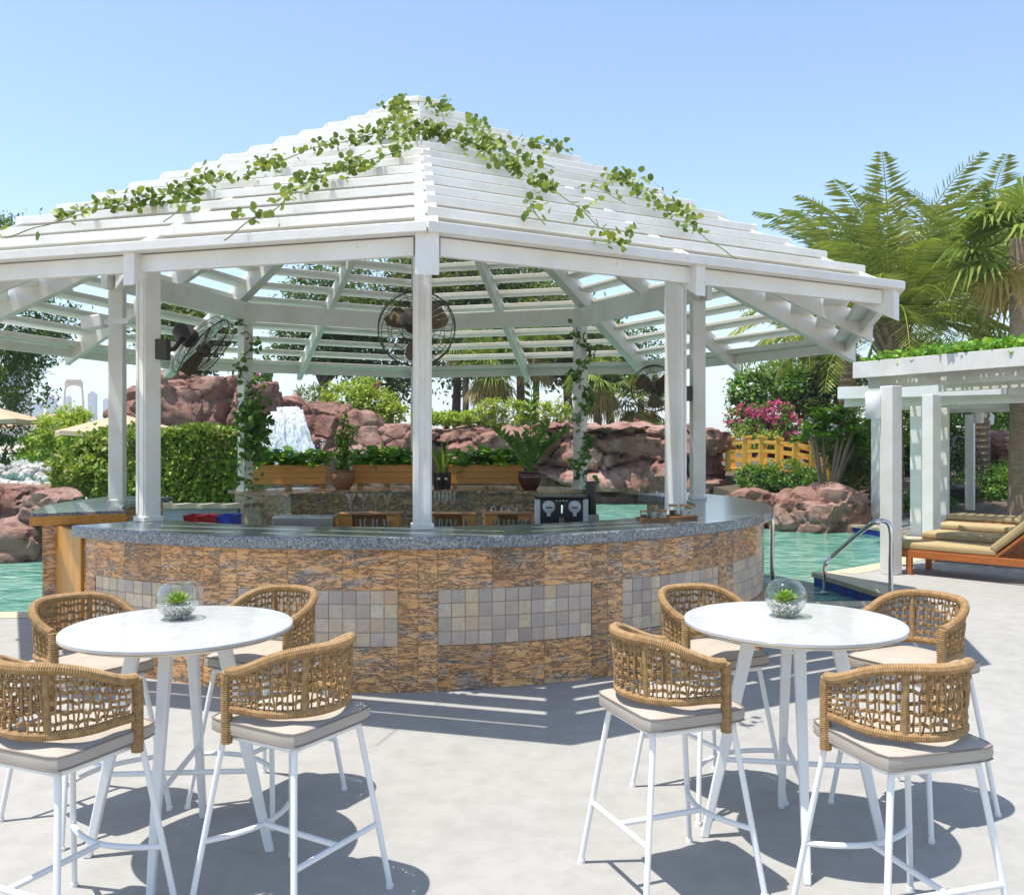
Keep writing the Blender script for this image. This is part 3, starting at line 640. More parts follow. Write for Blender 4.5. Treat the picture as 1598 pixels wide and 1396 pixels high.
roof_vine([(130,335),(90,345),(50,358),(8,370)], 22, 'thin vine tip with few leaves at the gate side hip')
roof_vine([(460,300),(430,325),(390,345),(350,374)], 26, 'sparse vine tip hanging to the eave of the gate side slope')
roof_vine([(300,312),(275,330),(255,348)], 14, 'short sparse vine tip under the low gate side runner')
roof_vine([(612,160),(640,158),(662,160)], 26, 'small vine clump on the very peak of the roof', .06)
roof_vine([(640,200),(670,206),(700,214),(740,228),(775,246),(800,262)], 260, 'dense vine runner crossing the front hip near the peak')
roof_vine([(686,164),(692,185),(700,210)], 70, 'short upright vine strand just beside the peak', .06)
roof_vine([(738,188),(752,215),(780,232),(830,250),(865,262)], 150, 'vine runner along the upper pool rail side slope')
roof_vine([(790,250),(830,280),(860,295),(895,318),(925,345),(950,365),(978,388)], 105, 'long vine runner down the middle of the pool rail side slope')
roof_vine([(825,222),(850,224),(880,234),(893,240)], 60, 'vine clump on the hip of the pool rail side slope', .06)
roof_vine([(942,270),(975,282),(1005,300),(1040,322),(1062,335),(1085,350)], 160, 'leafy vine runner on the lower pool rail side slope')
roof_vine([(1075,350),(1100,370),(1125,388),(1150,403)], 16, 'sparse vine tip reaching the pool rail side eave')
roof_vine([(820,305),(835,330),(850,352)], 16, 'short sparse vine tip in the middle of the pool rail side slope')
roof_vine([(925,290),(950,302),(975,318)], 18, 'few vine leaves between the two pool rail side runners')
def post_vine(k, n, z0, z1, label, dens):
    c = GM @ (vdir(k)*RP)
    def fn(t): return Vector((c.x + .09*math.cos(t*22) + .03, c.y - .09 + .03*math.sin(t*22), z0 + (z1-z0)*t))
    e = vine_on(fn, n, 1, 'post_vine', label, .085, .05, 'ivy_leaf')
    if dens:
        P = np.array(c) + RNG.normal(size=(420, 3))*[.085, .08, .21] + [.15, -.1, 1.84]
        leaves('leaf_mass', P, RNG.normal(size=(420, 3)) + [0, -.2, -.7], RNG.normal(size=(420, 3))*.5 + [0, -.6, .5], .075, .065, 'ivy_leaf', e, .12, .5, True)
post_vine(5, 150, 1.05, 3.2, 'ivy climbing the white post in front of the waterfall', True)
post_vine(3, 190, 1.05, 3.15, 'ivy climbing the white post beside the coffee machine', False)

# ---------------------------------------------------------------- fans
def fan(loc, r, aim, mount, label):
    loc = Vector(loc); e = empty('wall_fan', loc, label, 'fan', 'caged fans under the gazebo'); q = Vector(aim).to_track_quat('Z', 'Y').to_matrix()
    mb = MB()
    for zz, rr in ((.0, 1), (.07, .96), (-.07, .96), (.085, .7), (-.085, .7), (.09, .42), (-.09, .42)):
        mb.tube([q @ Vector((r*rr*math.cos(a), r*rr*math.sin(a), zz)) for a in [i*math.pi/20 for i in range(40)]], .003 if zz else .006, 5, True)
    for i in range(30):
        a = i*math.pi/15; ca, sa = math.cos(a), math.sin(a)
        for sg in (-1, 1): mb.tube([q @ Vector((r*f*ca, r*f*sa, sg*z)) for f, z in ((.12, .092), (.42, .09), (.7, .085), (.96, .07), (1, 0))], .0016, 4, cap=False)
    mb.build('cage', 'fan_metal', e)
    for i in range(3):
        a = i*2.094 + .5; mb = MB(); vs = []; sec = ((.14, .45), (.32, .55), (.55, .52), (.76, .42), (.86, .25))
        for f, hw in sec:
            for s_ in (-1, 1): vs.append(q @ Vector((r*f*math.cos(a+s_*hw), r*f*math.sin(a+s_*hw), s_*.03)))
        m_ = len(vs); vs2 = [v + q @ Vector((0,0,.006)) for v in vs]; fs_ = []
        for k in range(len(sec)-1): b_ = 2*k; fs_ += [(b_, b_+1, b_+3, b_+2), (m_+b_, m_+b_+2, m_+b_+3, m_+b_+1), (b_, b_+2, m_+b_+2, m_+b_), (b_+3, b_+1, m_+b_+1, m_+b_+3)]
        mb.add(vs + vs2, fs_ + [(m_-2, m_-1, 2*m_-1, 2*m_-2), (1, 0, m_, m_+1)]); mb.build('blade', 'fan_blade', e, smooth=True)
    MB().lathe([(0,-.05), (.045,-.045), (.055,.0), (.04,.05), (0,.06)], n=16, M=q).build('hub', 'fan_metal', e, smooth=True)
    mo = MB().lathe([(0,-.30), (.06,-.29), (.085,-.24), (.085,-.13), (.05,-.09), (0,-.09)], n=18, M=q).build('motor', 'fan_metal', e, smooth=True)
    a = q @ Vector((0,0,-.2)); b = Vector(mount) - loc
    MB().tube([a, (a + b)/2 + Vector((0,0,-.06)), b], .02, 8).build('bracket_arm', 'fan_metal', e, smooth=True)
    MB().box(b, (.1, .1, .16)).build('bracket_plate', 'fan_metal', e, bevel=.004)
pF = GM @ (vdir(0)*RP); pFL = GM @ (vdir(7)*RP); pR = GM @ (vdir(2)*RP)
dF = 7.15; fan((PX(650, dF), dF, PZ(512, dF)), .305, (.05, 1, -.18), (pF.x, pF.y + .1, 2.5), 'black caged fan mounted behind the centre front post')
dF = 7.75; fan((PX(318, dF), dF, PZ(545, dF)), .315, (.78, .04, -.62), (pFL.x + .1, pFL.y + .02, PZ(556, dF)), 'black caged fan tilted down beside the hedge side post')
dF = 9.6; fan((PX(1021, dF), dF, PZ(606, dF)), .245, (-.35, -1, -.12), (pR.x - .1, pR.y, PZ(612, dF)), 'small black caged fan mounted near the coffee counter end post')
fl = empty('floodlight', (PX(147, 8.6), 8.6, PZ(503, 8.6)), 'white box floodlight fixed under the slatted roof', 'lamp')
MB().box((0,0,0), (.20, .16, .12), Matrix.Rotation(rad(-8), 3, 'Y')).build('housing', 'white_plastic', fl, bevel=.015)
MB().beam((.08,0,0), (.30,.05,.02), .03, .05).build('bracket', 'white_plastic', fl)
# ---------------------------------------------------------------- bar stools
def wrapped(path, r, pitch=.0075, n=9):
    # rope-wound rail: radius swells once per turn of rope
    path = [Vector(p) for p in path]; L = [0]
    for a, b in zip(path, path[1:]): L.append(L[-1] + (b-a).length)
    m = int(L[-1]/pitch)*3; pts = []; rs = []; j = 0
    for i in range(m+1):
        s_ = L[-1]*i/m
        while j < len(L)-2 and L[j+1] < s_: j += 1
        f = (s_-L[j])/max(L[j+1]-L[j], 1e-9); pts.append(path[j].lerp(path[j+1], min(f, 1))); rs.append(r*(1.0 if i % 3 else .86))
    return MB().tube(pts, rs, n)
def plan(u, sc=1.0, zf=None):
    # u 0..1 from the right arm end round the back to the left arm end
    hw = .209*sc; st = .115; back = .20*sc
    A = st*2; arcL = math.pi*.5*(hw+back); T = A + arcL; s_ = u*T
    if s_ < st: p = (hw, .105 - s_)
    elif s_ > T-st: p = (-hw, .105 - (T-s_))
    else:
        a = (s_-st)/arcL*math.pi; p = (hw*math.cos(a), -.01 - back*math.sin(a))
    return Vector((p[0], p[1], 0))
def rail_top(u): p = plan(u); k = min(1, max(0, (.105-p.y)/.30)); p.z = .862 + .088*(k*k*(3-2*k)); return p
def rail_bot(u): p = plan(u, .93 + .07*max(0, 1 - min(u, 1-u)/.10)); p.z = .732; return p
def make_stool():
    e = empty('bar_stool', (0,0,0), 'stool', 'bar stool')
    top = {}; fr = .170; ft = .250; ZF = .622
    for sx in (-1, 1):
        for sy in (-1, 1):
            pts = smooth_path([(sx*(fr-.05), sy*fr, ZF), (sx*(fr-.012), sy*(fr+.002), ZF-.004), (sx*fr, sy*(fr+.003), ZF-.03), (sx*(fr+(ft-fr)*.5), sy*(fr+(ft-fr)*.5), ZF*.5), (sx*ft, sy*ft, .012)], 6)
            lg = MB().tube(pts, .0112, 10).build('leg', 'white_metal', e, smooth=True)
            MB().lathe([(.0145,0), (.0145,.014), (0,.014)], (sx*ft, sy*ft, 0), 12).build('foot_cap', 'white_plastic', lg, smooth=True)
    ring = []
    for i in range(4):
        a = i*math.pi/2 + math.pi/4
        cx, cy = (fr-.04)*math.copysign(1, math.cos(a)), (fr-.04)*math.copysign(1, math.sin(a))
        for j in range(5): b = i*math.pi/2 + j*math.pi/8; ring.append((cx + .04*math.cos(b), cy + .04*math.sin(b), ZF))
    MB().tube(ring, .0112, 10, True).build('seat_frame', 'white_metal', e, smooth=True)
    k = fr + (ft-fr)*.6; zb = .245
    MB().tube([(-k, -k, zb), (k, -k, zb)], .0105, 10).build('back_stretcher', 'white_metal', e, smooth=True)
    MB().tube(smooth_path([(-k, k, zb), (-k*.55, k-.05, zb), (0, k-.075, zb), (k*.55, k-.05, zb), (k, k, zb)], 6), .0105, 10).build('footrest', 'white_metal', e, smooth=True)
    MB().tube([(0, -k, zb), (0, k-.075, zb)], .0105, 10).build('centre_stretcher', 'white_metal', e, smooth=True)
    # cushion: soft square slab
    hw, hh, n = .213, .034, 48; mb = MB(); rings = []
    for f, z in ((.0, -.026), (.93, -.028), (.985, -.021), (1.0, 0), (.985, .020), (.93, .027), (.6, .037), (0, .041)):
        rr = []
        for i in range(n):
            a = 2*math.pi*i/n; c, s_ = math.cos(a), math.sin(a); q = (abs(c)**11 + abs(s_)**11)**(-1/11); rr.append((hw*f*q*c, hw*f*q*s_, .665 + z + .002*math.sin(5*a)))
        rings += rr
    fs = [(i*n+k_, i*n+(k_+1) % n, (i+1)*n+(k_+1) % n, (i+1)*n+k_) for i in range(7) for k_ in range(n)]
    cu = mb.add(rings, fs).build('seat_cushion', 'cushion', e, smooth=True)
    for z in (.6855, .6445):
        pts = []
        for i in range(n):
            a = 2*math.pi*i/n; c, s_ = math.cos(a), math.sin(a); q = (abs(c)**11 + abs(s_)**11)**(-1/11); pts.append((hw*.987*q*c, hw*.987*q*s_, z))
        MB().tube(pts, .0032, 6, True).build('piping', 'piping', cu, smooth=True)
    wrapped([rail_top(i/60) for i in range(61)], .0195).build('top_rail', 'rope', e, smooth=False)
    wrapped([rail_bot(.015 + .97*i/60) for i in range(61)], .0165).build('bottom_rail', 'rope', e)
    for sx in (-1, 1):
        p = rail_top(0 if sx > 0 else 1)
        wrapped([(p.x, p.y, p.z), (p.x, p.y+.006, p.z-.04), (p.x, p.y+.006, .61)], .021).build('arm_post', 'rope', e)
    for u in (.36, .64): wrapped([rail_bot(u), rail_top(u)], .013).build('back_post', 'rope', e)
    mb = MB(); N = 46
    for i in range(N):                                   # uprights in loose pairs
        u = .05 + .9*i/(N-1); du = .004*(1 if i % 2 else -1); j1, j2 = random.uniform(-.006, .006), random.uniform(-.006, .006)
        a, b = rail_bot(u + j1), rail_top(u + j2); pts = []
        for f in (0, .18, .38, .6, .8, 1):
            p = a.lerp(b, f); q = Vector((p.x, p.y + .03, 0)).normalized(); pts.append(p + q*.006*(1 if (i + int(f*5)) % 2 else -1) + Vector((random.uniform(-.003,.003), random.uniform(-.003,.003), 0)))
        mb.tube(pts, .0036, 5, cap=False)
    for f0 in (.18, .34, .50, .66, .82):
        for off in (-.016, .016):
            pts = []
            for i in range(2*N):
                u = .02 + .96*i/(2*N-1); f = f0 + off + .02*math.sin(i*.9 + f0*20); p = rail_bot(u).lerp(rail_top(u), f); q = Vector((p.x, p.y+.03, 0)).normalized()
                pts.append(p + q*.006*(1 if (i//2) % 2 else -1))
            mb.tube(pts, .0035, 5, cap=False)
    o = mb.build('woven_cord', 'rope', e, smooth=True)
    return e
proto = make_stool()
spots = [(-.80, 3.31, (-.86, .51)), (-1.515, 3.08, (.40, .92)), (-1.90, 4.05, (.82, -.57)), (-1.14, 4.24, (-.45, -.89)),
         (.60, 3.46, (.93, .37)), (1.31, 3.07, (-.27, .96)), (.92, 4.28, (.45, -.89)), (1.82, 4.12, (-.84, -.54))]
labs = ['woven rope stool at the gate side table with its back towards the other table',
        'woven rope stool at the gate side table with its back turned away from the bar',
        'woven rope stool at the gate side table, closest to the timber gate',
        'woven rope stool at the gate side table, seat tucked towards the mosaic bar front',
        'woven rope stool at the handrail side table with its back towards the other table',
        'woven rope stool at the handrail side table with its back turned away from the bar',
        'woven rope stool at the handrail side table, seat tucked towards the bar front',
        'woven rope stool at the handrail side table, closest to the chrome handrail']
for i, (x, y, f) in enumerate(spots):
    o = proto if i == 0 else copy_tree(proto)
    o.location = (x, y, 0); o.rotation_euler = (0, 0, math.atan2(f[1], f[0]) - math.pi/2); tag(o, labs[i], 'bar stool', 'woven bar stools round the two tables')

# ---------------------------------------------------------------- bar tables
def table(loc, rz, label):
    e = empty('bar_table', loc, label, 'table', 'round white bar tables', rz); R = .447
    MB().lathe([(0,.905), (R-.004,.905), (R,.909), (R,.921), (R-.004,.925), (0,.925)], n=72).build('table_top', 'table_marble', e, smooth=True)
    MB().lathe([(0,.868), (R-.14,.868), (R-.03,.893), (R-.012,.9045), (0,.9045)], n=72).build('under_top', 'white_metal', e, smooth=True)
    MB().lathe([(R-.0005,.9055), (R+.001,.906), (R+.001,.9085), (R-.0005,.909)], n=72).build('edge_band', 'brass', e)
    for k in range(4):
        a = k*math.pi/2; c, s_ = math.cos(a), math.sin(a); n_ = Vector((-s_, c, 0)); u = Vector((c, s_, 0)); vs = []
        for r, z, w_ in ((.17, .87, .028), (.36, .0, .017)):
            for i, j in ((-1,-1), (1,-1), (1,1), (-1,1)): vs.append(u*(r + i*w_) + n_*j*w_*.8 + Vector((0,0,z)))
        MB().add(vs, [(0,1,2,3), (7,6,5,4), (0,4,5,1), (1,5,6,2), (2,6,7,3), (3,7,4,0)]).build('leg', 'white_metal', e, bevel=.006)
    for k in range(2):
        a = k*math.pi/2; z = .33 + .012*k; r = .17 + .19*(.87-z)/.87; c, s_ = math.cos(a), math.sin(a)
        MB().tube([(-c*r, -s_*r, z), (c*r, s_*r, z)], .0115, 8).build('cross_stretcher', 'white_metal', e, smooth=True)
    return e
T1, T2 = (-1.345, 3.67, 0), (1.17, 3.78, 0)
table(T1, rad(4), 'round white marble topped bar table in front of the timber gate')
table(T2, rad(-9), 'round white marble topped bar table on the pool handrail side')
def bowl(x, y, label, kind):
    p = GP(x, y, .9255); e = empty('terrarium_bowl', p, label, 'glass bowl', 'succulent bowls on the tables')
    R = .088; pts = [(.05, .0)] + [(R*math.cos(a), R*.96 + R*math.sin(a)*.96) for a in [rad(-55 + 8*i) for i in range(14)]]
    pts = [(max(r, .03), z) for r, z in pts]; inn_ = [(r-.003, z + .001) for r, z in pts[::-1]]
    MB().lathe(pts + inn_[:-1], n=40).build('glass_bowl', 'clear_glass', e, smooth=True)
    mb = MB()
    for i in range(520):
        a = random.uniform(0, 6.28); r = .076*math.sqrt(random.random()); z = .012 + random.random()*.05
        if r > .045 + z*.55: r *= .7
        s_ = random.uniform(.004, .0075); mb.lathe([(0,-s_), (s_*.9,0), (0,s_*.8)], (r*math.cos(a), r*math.sin(a), z), 5)
    o = mb.build('pebbles', 'pebble', e, smooth=True); o['kind'] = 'stuff'
    for i in range(34):
        a = i*2.4; el = rad(78 - 62*(i/33)**.8) if kind else rad(70 - 62*(i/33)); L = .045 + .022*(i/33); d_ = Vector((math.cos(a)*math.cos(el), math.sin(a)*math.cos(el), math.sin(el))); s_ = d_.cross(Vector((0,0,1))).normalized(); u = s_.cross(d_)
        b0 = Vector((0, 0, .066)); w_ = .015; L *= 1.15
        MB().add([b0 - s_*w_*.5, b0 + s_*w_*.5, b0 + d_*L*.5 + s_*w_*.8, b0 + d_*L*.5 - s_*w_*.8, b0 + d_*L, b0 + d_*L*.5 - u*.006, b0 - u*.006], [(0,1,2,3), (3,2,4), (6,5,3,0), (1,2,5,6), (5,4,3), (2,4,5)]).build('succulent_leaf', 'succulent_leaf', e, smooth=True)
bowl(277, 965, 'glass fishbowl with spiky succulent on the gate side table', 1)
bowl(1226, 961, 'glass fishbowl with open rosette succulent on the pool side table', 0)

# ---------------------------------------------------------------- pool handrails
def handrail(pts, label):
    p0 = Vector(pts[0]); e = empty('pool_handrail', (p0.x, p0.y, 0), label, 'handrail')
    MB().tube([Vector(p) - Vector((p0.x, p0.y, 0)) for p in smooth_path(pts, 8)], .024, 12).build('rail_tube', 'chrome', e, smooth=True)
    for p in (pts[0], pts[-1]): MB().lathe([(.05,0), (.05,.012), (.03,.02), (0,.02)], Vector(p) - Vector((p0.x, p0.y, 0)), 16).build('base_flange', 'chrome', e, smooth=True)
a = GP(1390, 934, 0); b = GP(1287, 919, -.1)
handrail([(a.x, a.y, .0), (a.x, a.y, .35), (a.x, a.y, .72), (a.x-.06, a.y+.03, .82), (a.x-.2, a.y+.1, .76), (b.x+.12, b.y-.05, .34), (b.x+.02, b.y, .22), (b.x, b.y, .08), (b.x, b.y, -.14)], 'bent chrome handrail standing on the pool steps')
c = GP(1205, 912, 0)
handrail([(c.x, c.y, 0), (c.x, c.y, .4), (c.x, c.y, .74), (c.x-.05, c.y+.06, .84), (c.x-.1, c.y+.3, .80), (c.x-.12, c.y+.8, .3), (c.x-.12, c.y+.85, -.14)], 'chrome handrail rising beside the end of the round bar')

# ---------------------------------------------------------------- pergolas
e1 = Vector((.49, -.87, 0)).normalized(); e2 = Vector((.87, .49, 0)).normalized()
def pergola(o0, ax, ay, posts, ux, uy, z0, ns, label):
    o0 = Vector(o0); e = empty('pergola', o0, label, 'pergola', 'white pergolas over the loungers')
    P = lambda u, v, z: ax*u + ay*v + Vector((0,0,z))
    for (x, y) in posts:
        q = Vector((x, y, 0)) - o0; MB().box((q.x, q.y, (z0-.17)/2), (.185, .185, z0-.17), Matrix.Rotation(math.atan2(ax.y, ax.x), 3, 'Z')).build('post', 'white_paint', e, bevel=.008)
    for v in (uy[0]+.25, (uy[0]+uy[1])/2, uy[1]-.25): MB().beam(P(ux[0], v, z0-.085), P(ux[1], v, z0-.085), .07, .165).build('beam', 'white_paint', e, bevel=.004)
    for v in (uy[0], uy[1]): MB().beam(P(ux[0]-.05, v, z0+.07), P(ux[1], v, z0+.07), .05, .21).build('fascia_board', 'white_paint', e, bevel=.004)
    MB().beam(P(ux[0]+.02, uy[0]+.03, z0+.072), P(ux[0]+.02, uy[1]-.03, z0+.072), .05, .2).build('fascia_board', 'white_paint', e, bevel=.004)
    for i in range(ns):
        u = ux[0] + .1 + (ux[1]-ux[0]-.1)*i/ns; MB().beam(P(u, uy[0]+.03, z0+.04), P(u, uy[1]+.1, z0+.04), .04, .075).build('slat', 'white_paint', e)
    m = 46
    for i in range(m):
        v = uy[0] + .05 + (uy[1]-uy[0]-.1)*i/m; MB().beam(P(ux[0]+.06, v, z0+.10), P(ux[1], v, z0+.10), .055, .012).build('lath', 'white_paint', e)
    return e
o0 = Vector((4.51, 11.99, 0))
pergola(o0, e1, e2, [(4.76, 11.4), (6.24, 13.5), tuple((o0 + e1*4.6 + e2*.25)[:2]), tuple((o0 + e1*4.6 + e2*3.0)[:2])], (.06, 6), (0, 3.4), 2.53, 44, 'white slatted pergola with creeper on top beside the pool handrail')
ax = Vector((.80, -.60, 0)); ay = Vector((.60, .80, 0)); o0b = Vector((6.3, 16.2, 0))
pergola(o0b, ax, ay, [(7.14, 16), (7.6, 18.9), (8.03, 16.9), (10.6, 21)], (-.3, 6), (-.4, 5), 2.45, 40, 'white slatted pergola farther along the pool behind the loungers')
e = empty('pergola_creeper', o0 + Vector((0,0,2.7)), 'bright green creeper lying along the front edge of the pergola roof', 'creeper')
k = 4200; u = RNG.uniform(.1, 5, k); v = np.abs(RNG.normal(size=k))*.7
P = np.array(o0)[None] + u[:, None]*np.array(e1) + v[:, None]*np.array(e2) + np.stack([0*u, 0*u, 2.66 + RNG.random(k)*.16*np.clip(u*2, 0, 1)], 1)
leaves('leaves', P, RNG.normal(size=(k, 3)), RNG.normal(size=(k, 3))*.5 + [0, 0, 1], RNG.uniform(.05, .10, k), RNG.uniform(.045, .085, k), 'pothos_leaf', e, .15, .5, True)
for i in range(7):
    p = e1*random.uniform(.6, 4) + e2*random.uniform(.2, 1.6); MB().tube([p, p + Vector((.02, 0, -.25)), p + Vector((.03, .02, -random.uniform(.35, .6)))], .004, 4).build('hanging_stem', 'shrub_leaf', e)
def speaker(x, y, d_, label):
    e = empty('wall_speaker', (PX(x, d_), d_, PZ(y, d_)), label, 'speaker', 'white speakers on the pergola posts')
    MB().lathe([(.0,-.17), (.085,-.17), (.1,-.15), (.1,.15), (.085,.17), (0,.17)], n=24).build('housing', 'white_plastic', e, smooth=True); MB().box((.12, 0, 0), (.1, .05, .1)).build('bracket', 'white_plastic', e)
speaker(1363, 632, 11.5, 'white round speaker on the pergola post beside the pool handrail')
speaker(1527, 648, 19.5, 'white round speaker on the far pergola post behind the loungers')

# ---------------------------------------------------------------- sun loungers
def lounger():
    e = empty('sun_lounger', (0,0,0), 'l', 'sun lounger')       # axis +Y from foot to head
    for sx in (-1, 1): MB().box((sx*.31, .95, .26), (.04, 1.9, .09)).build('side_rail', 'red_wood', e, bevel=.006)
    MB().box((0, .02, .26), (.58, .035, .085)).build('end_rail', 'red_wood', e, bevel=.006)
    for i in range(9): MB().box((0, .12 + .135*i, .29), (.58, .09, .02)).build('slat', 'red_wood', e)
    for sx in (-1, 1):
        for y in (.22, 1.65): MB().box((sx*.31, y, .108), (.06, .07, .215)).build('leg', 'red_wood', e, bevel=.008)
    c, s_ = math.cos(rad(42)), math.sin(rad(42)); Rm = Matrix.Rotation(rad(42), 3, 'X')
    MB().box((0, 1.22 + .33*c, .31 + .33*s_), (.58, .68, .03), Rm).build('backrest_frame', 'red_wood', e, bevel=.005)
    MB().tube([(.2, 1.60, .25), (.2, 1.55, .56)], .014, 6).build('prop', 'red_wood', e)
    m = MB().box((0, .61, .35), (.60, 1.22, .095)).build('mattress', 'lounger_fabric', e, bevel=.03)
    MB().box((0, 1.22 + .33*c - .06*s_, .345 + .33*s_ + .06*c), (.60, .70, .095), Rm).build('back_cushion', 'lounger_fabric', e, bevel=.03)
    MB().box((0, 1.22 + .52*c - .12*s_, .345 + .52*s_ + .12*c), (.42, .18, .05), Rm).build('head_pillow', 'lounger_fabric', e, bevel=.02)
    return e
lp = lounger(); axl = Vector((.70, -.714, 0))
ll = [(5.05, 11.75, 'mustard cushioned timber lounger in the row under the pergola, closest to the handrail'), (5.95, 12.95, 'mustard cushioned timber lounger, second in the row from the handrail'),
      (6.75, 14.3, 'mustard cushioned timber lounger, third in the row from the handrail'), (7.75, 16.0, 'mustard cushioned timber lounger with raised back showing, fourth from the handrail')]
for i, (x, y, lab) in enumerate(ll):
    o = lp if i == 0 else copy_tree(lp); o.location = (x, y, 0); o.rotation_euler = (0, 0, math.atan2(axl.y, axl.x) - math.pi/2); tag(o, lab, 'sun lounger', 'sun loungers under the pergola')
o = copy_tree(lp); o.location = (PX(40, 21), 21.6, .25); o.rotation_euler = (0, 0, rad(-75)); tag(o, 'timber lounger with raised back on the rocks by the lagoon', 'sun lounger')
# wicker egg chair
dd = 22.5; eg = empty('egg_chair', (PX(1496, dd), dd, 0), 'dark woven egg chair standing behind the loungers', 'chair')
mb = MB(); 
for i in range(26):
    a = i*2*math.pi/26
    if 3.9 < a < 5.5: continue
    mb.tube([(.55*math.sin(t_)*math.cos(a), .55*math.sin(t_)*math.sin(a), 1.0 - .78*math.cos(t_)) for t_ in [rad(12 + 15*j) for j in range(12)]], .012, 5)
for j in range(14):
    t_ = rad(20 + 11*j); pts = [(.55*math.sin(t_)*math.cos(a), .55*math.sin(t_)*math.sin(a), 1.0 - .78*math.cos(t_)) for a in [rad(-45 + 270*q/24) for q in range(25)]]; mb.tube(pts, .012, 5)
mb.build('woven_shell', 'dark_wicker', eg)
MB().lathe([(.38,0), (.38,.05), (.1,.08), (.1,.24), (.40,.30), (.50,.5), (.47,.5), (.36,.34), (0,.32)], n=24).build('base', 'dark_wicker', eg, smooth=True)
MB().box((0, 0, .52), (.7, .7, .14)).build('seat_cushion', 'dark_wicker', eg, bevel=.05)
# ---------------------------------------------------------------- rocks
def rock_mesh(c, r, seed=0, sub=4, amp=.32, block=1.3):
    # angular boulder: intersection of random planes, then cracks and roughness
    import bmesh
    rs = random.Random(seed*13.7 + 1); bm = bmesh.new(); bmesh.ops.create_icosphere(bm, subdivisions=sub, radius=1); off = Vector((seed*7.3, seed*3.1, seed*1.7)); mr = min(r)
    pl = []
    for i in range(11): a = i*.571 + rs.uniform(-.3, .3); pl.append((Vector((math.cos(a), math.sin(a), rs.uniform(-.25, .4))).normalized(), rs.uniform(.66, .98)))
    for i in range(4): pl.append((Vector((rs.gauss(0, .32), rs.gauss(0, .32), 1)).normalized(), rs.uniform(.62, .9)))
    for v in bm.verts:
        p = v.co.copy(); q = 1.12
        for n_, d_ in pl:
            k = p.dot(n_)
            if k > .05: q = min(q, d_/k)
        w_ = Vector((p.x*r[0], p.y*r[1], p.z*r[2]))*q; s_ = w_/(mr*block) + off
        d_ = noise.voronoi(Vector((s_.x*1.3, s_.y*1.3, s_.z*1.9)))[0]; n_ = noise.fractal(s_*1.6, .8, 2.1, 5)
        crack = min(1, (d_[1]-d_[0])/.16)
        v.co = w_*(1 + amp*(.40*(crack-1) + .24*n_ + .14*noise.noise(s_*5))) + Vector(c)
    me = bpy.data.meshes.new('boulder'); bm.to_mesh(me); bm.free(); return me
def cliff(name, path, ztop, zb, label, depth=1.6, mat='red_rock', step=.09, seed=3):
    # carved rock face: blocks stepping in and out, flat ragged top
    pts = smooth_path([Vector((x, y, 0)) for x, y in path], 30); L = [0]
    for a, b in zip(pts, pts[1:]): L.append(L[-1] + (b-a).length)
    nu = int(L[-1]/step); nv = int((max(ztop) - zb)/step); nb = 8; V = []; j = 0; loc = Vector((pts[0].x, pts[0].y, 0))
    for iu in range(nu+1):
        s_ = L[-1]*iu/nu
        while j < len(L)-2 and L[j+1] < s_: j += 1
        f = (s_-L[j])/max(1e-9, L[j+1]-L[j]); p = pts[j].lerp(pts[j+1], min(f, 1)); t_ = (pts[j+1]-pts[j]).normalized(); out = Vector((t_.y, -t_.x, 0))
        fz = s_/L[-1]*(len(ztop)-1); k = min(int(fz), len(ztop)-2); zt_ = ztop[k] + (ztop[k+1]-ztop[k])*(fz-k)
        cc = noise.cell(Vector((s_*.55 + seed, 3, 9))); zt_ += .10*cc + .12*noise.fractal(Vector((s_*1.3, seed, 0)), .8, 2, 4)
        for iv in range(nv+nb+1):
            if iv <= nv: z = zb + (zt_-zb)*iv/nv; back = 0
            else: z = zt_ + .02*(iv-nv); back = depth*((iv-nv)/nb)
            w_ = noise.noise(Vector((s_*.8, z*.8, seed)))*.5
            q = Vector((s_*.5 + w_*.6 + seed, z*1.25 + .25*noise.noise(Vector((s_*.5, 1, seed))), seed)); d_, pp = noise.voronoi(q)
            h = noise.cell(pp[0]*31.7)*.7; cr = min(1, (d_[1]-d_[0])/.10); n_ = noise.fractal(Vector((s_, z, back))*1.9, .75, 2.1, 6)
            o_ = h + .34*(cr-1) + .20*n_ + .08*(1-(z-zb)/(zt_-zb))
            V.append(p + out*(o_*(1 if back == 0 else max(0, 1-back*1.5)) - back) + Vector((0, 0, z + (.10*n_ if back else 0))) - loc)
    m = nv+nb+1; F = [(i*m+k, (i+1)*m+k, (i+1)*m+k+1, i*m+k+1) for i in range(nu) for k in range(m-1)]
    o = np_mesh(name, np.array([tuple(v) for v in V]), F, mat, None, True); o.data.set_sharp_from_angle(angle=rad(28)); o.location = loc; tag(o, label, 'rock wall'); return o
def rocks(name, items, label, cat='rocks', mat='red_rock', sub=4, amp=.34):
    loc = Vector(items[0][0]); loc.z = 0; e = empty(name, loc, label, cat)
    for i, (c, r) in enumerate(items):
        me = rock_mesh(Vector(c) - loc, r, i + len(name) + items[0][0][0], sub, amp); bo = finish('boulder', me, mat, e, smooth=True); bo.data.set_sharp_from_angle(angle=rad(24))
    return e
def R(x, y, d_, rx, ry, rz_): return ((PX(x, d_), d_, PZ(y, d_)), (rx, ry, rz_))
cliff('rock_wall', [(PX(610, 27), 27), (PX(700, 27.6), 27.6), (PX(800, 27), 27), (PX(900, 26.4), 26.4), (PX(1000, 26.6), 26.6), (PX(1090, 26), 26), (PX(1130, 26.8), 26.8), (PX(1133, 28.5), 28.5)],
    [PZ(y, 27) for y in (690, 675, 670, 672, 668, 666, 668, 670, 668, 676, 690)], -.6, 'red brown rock cliff rising from the pool behind the bar')
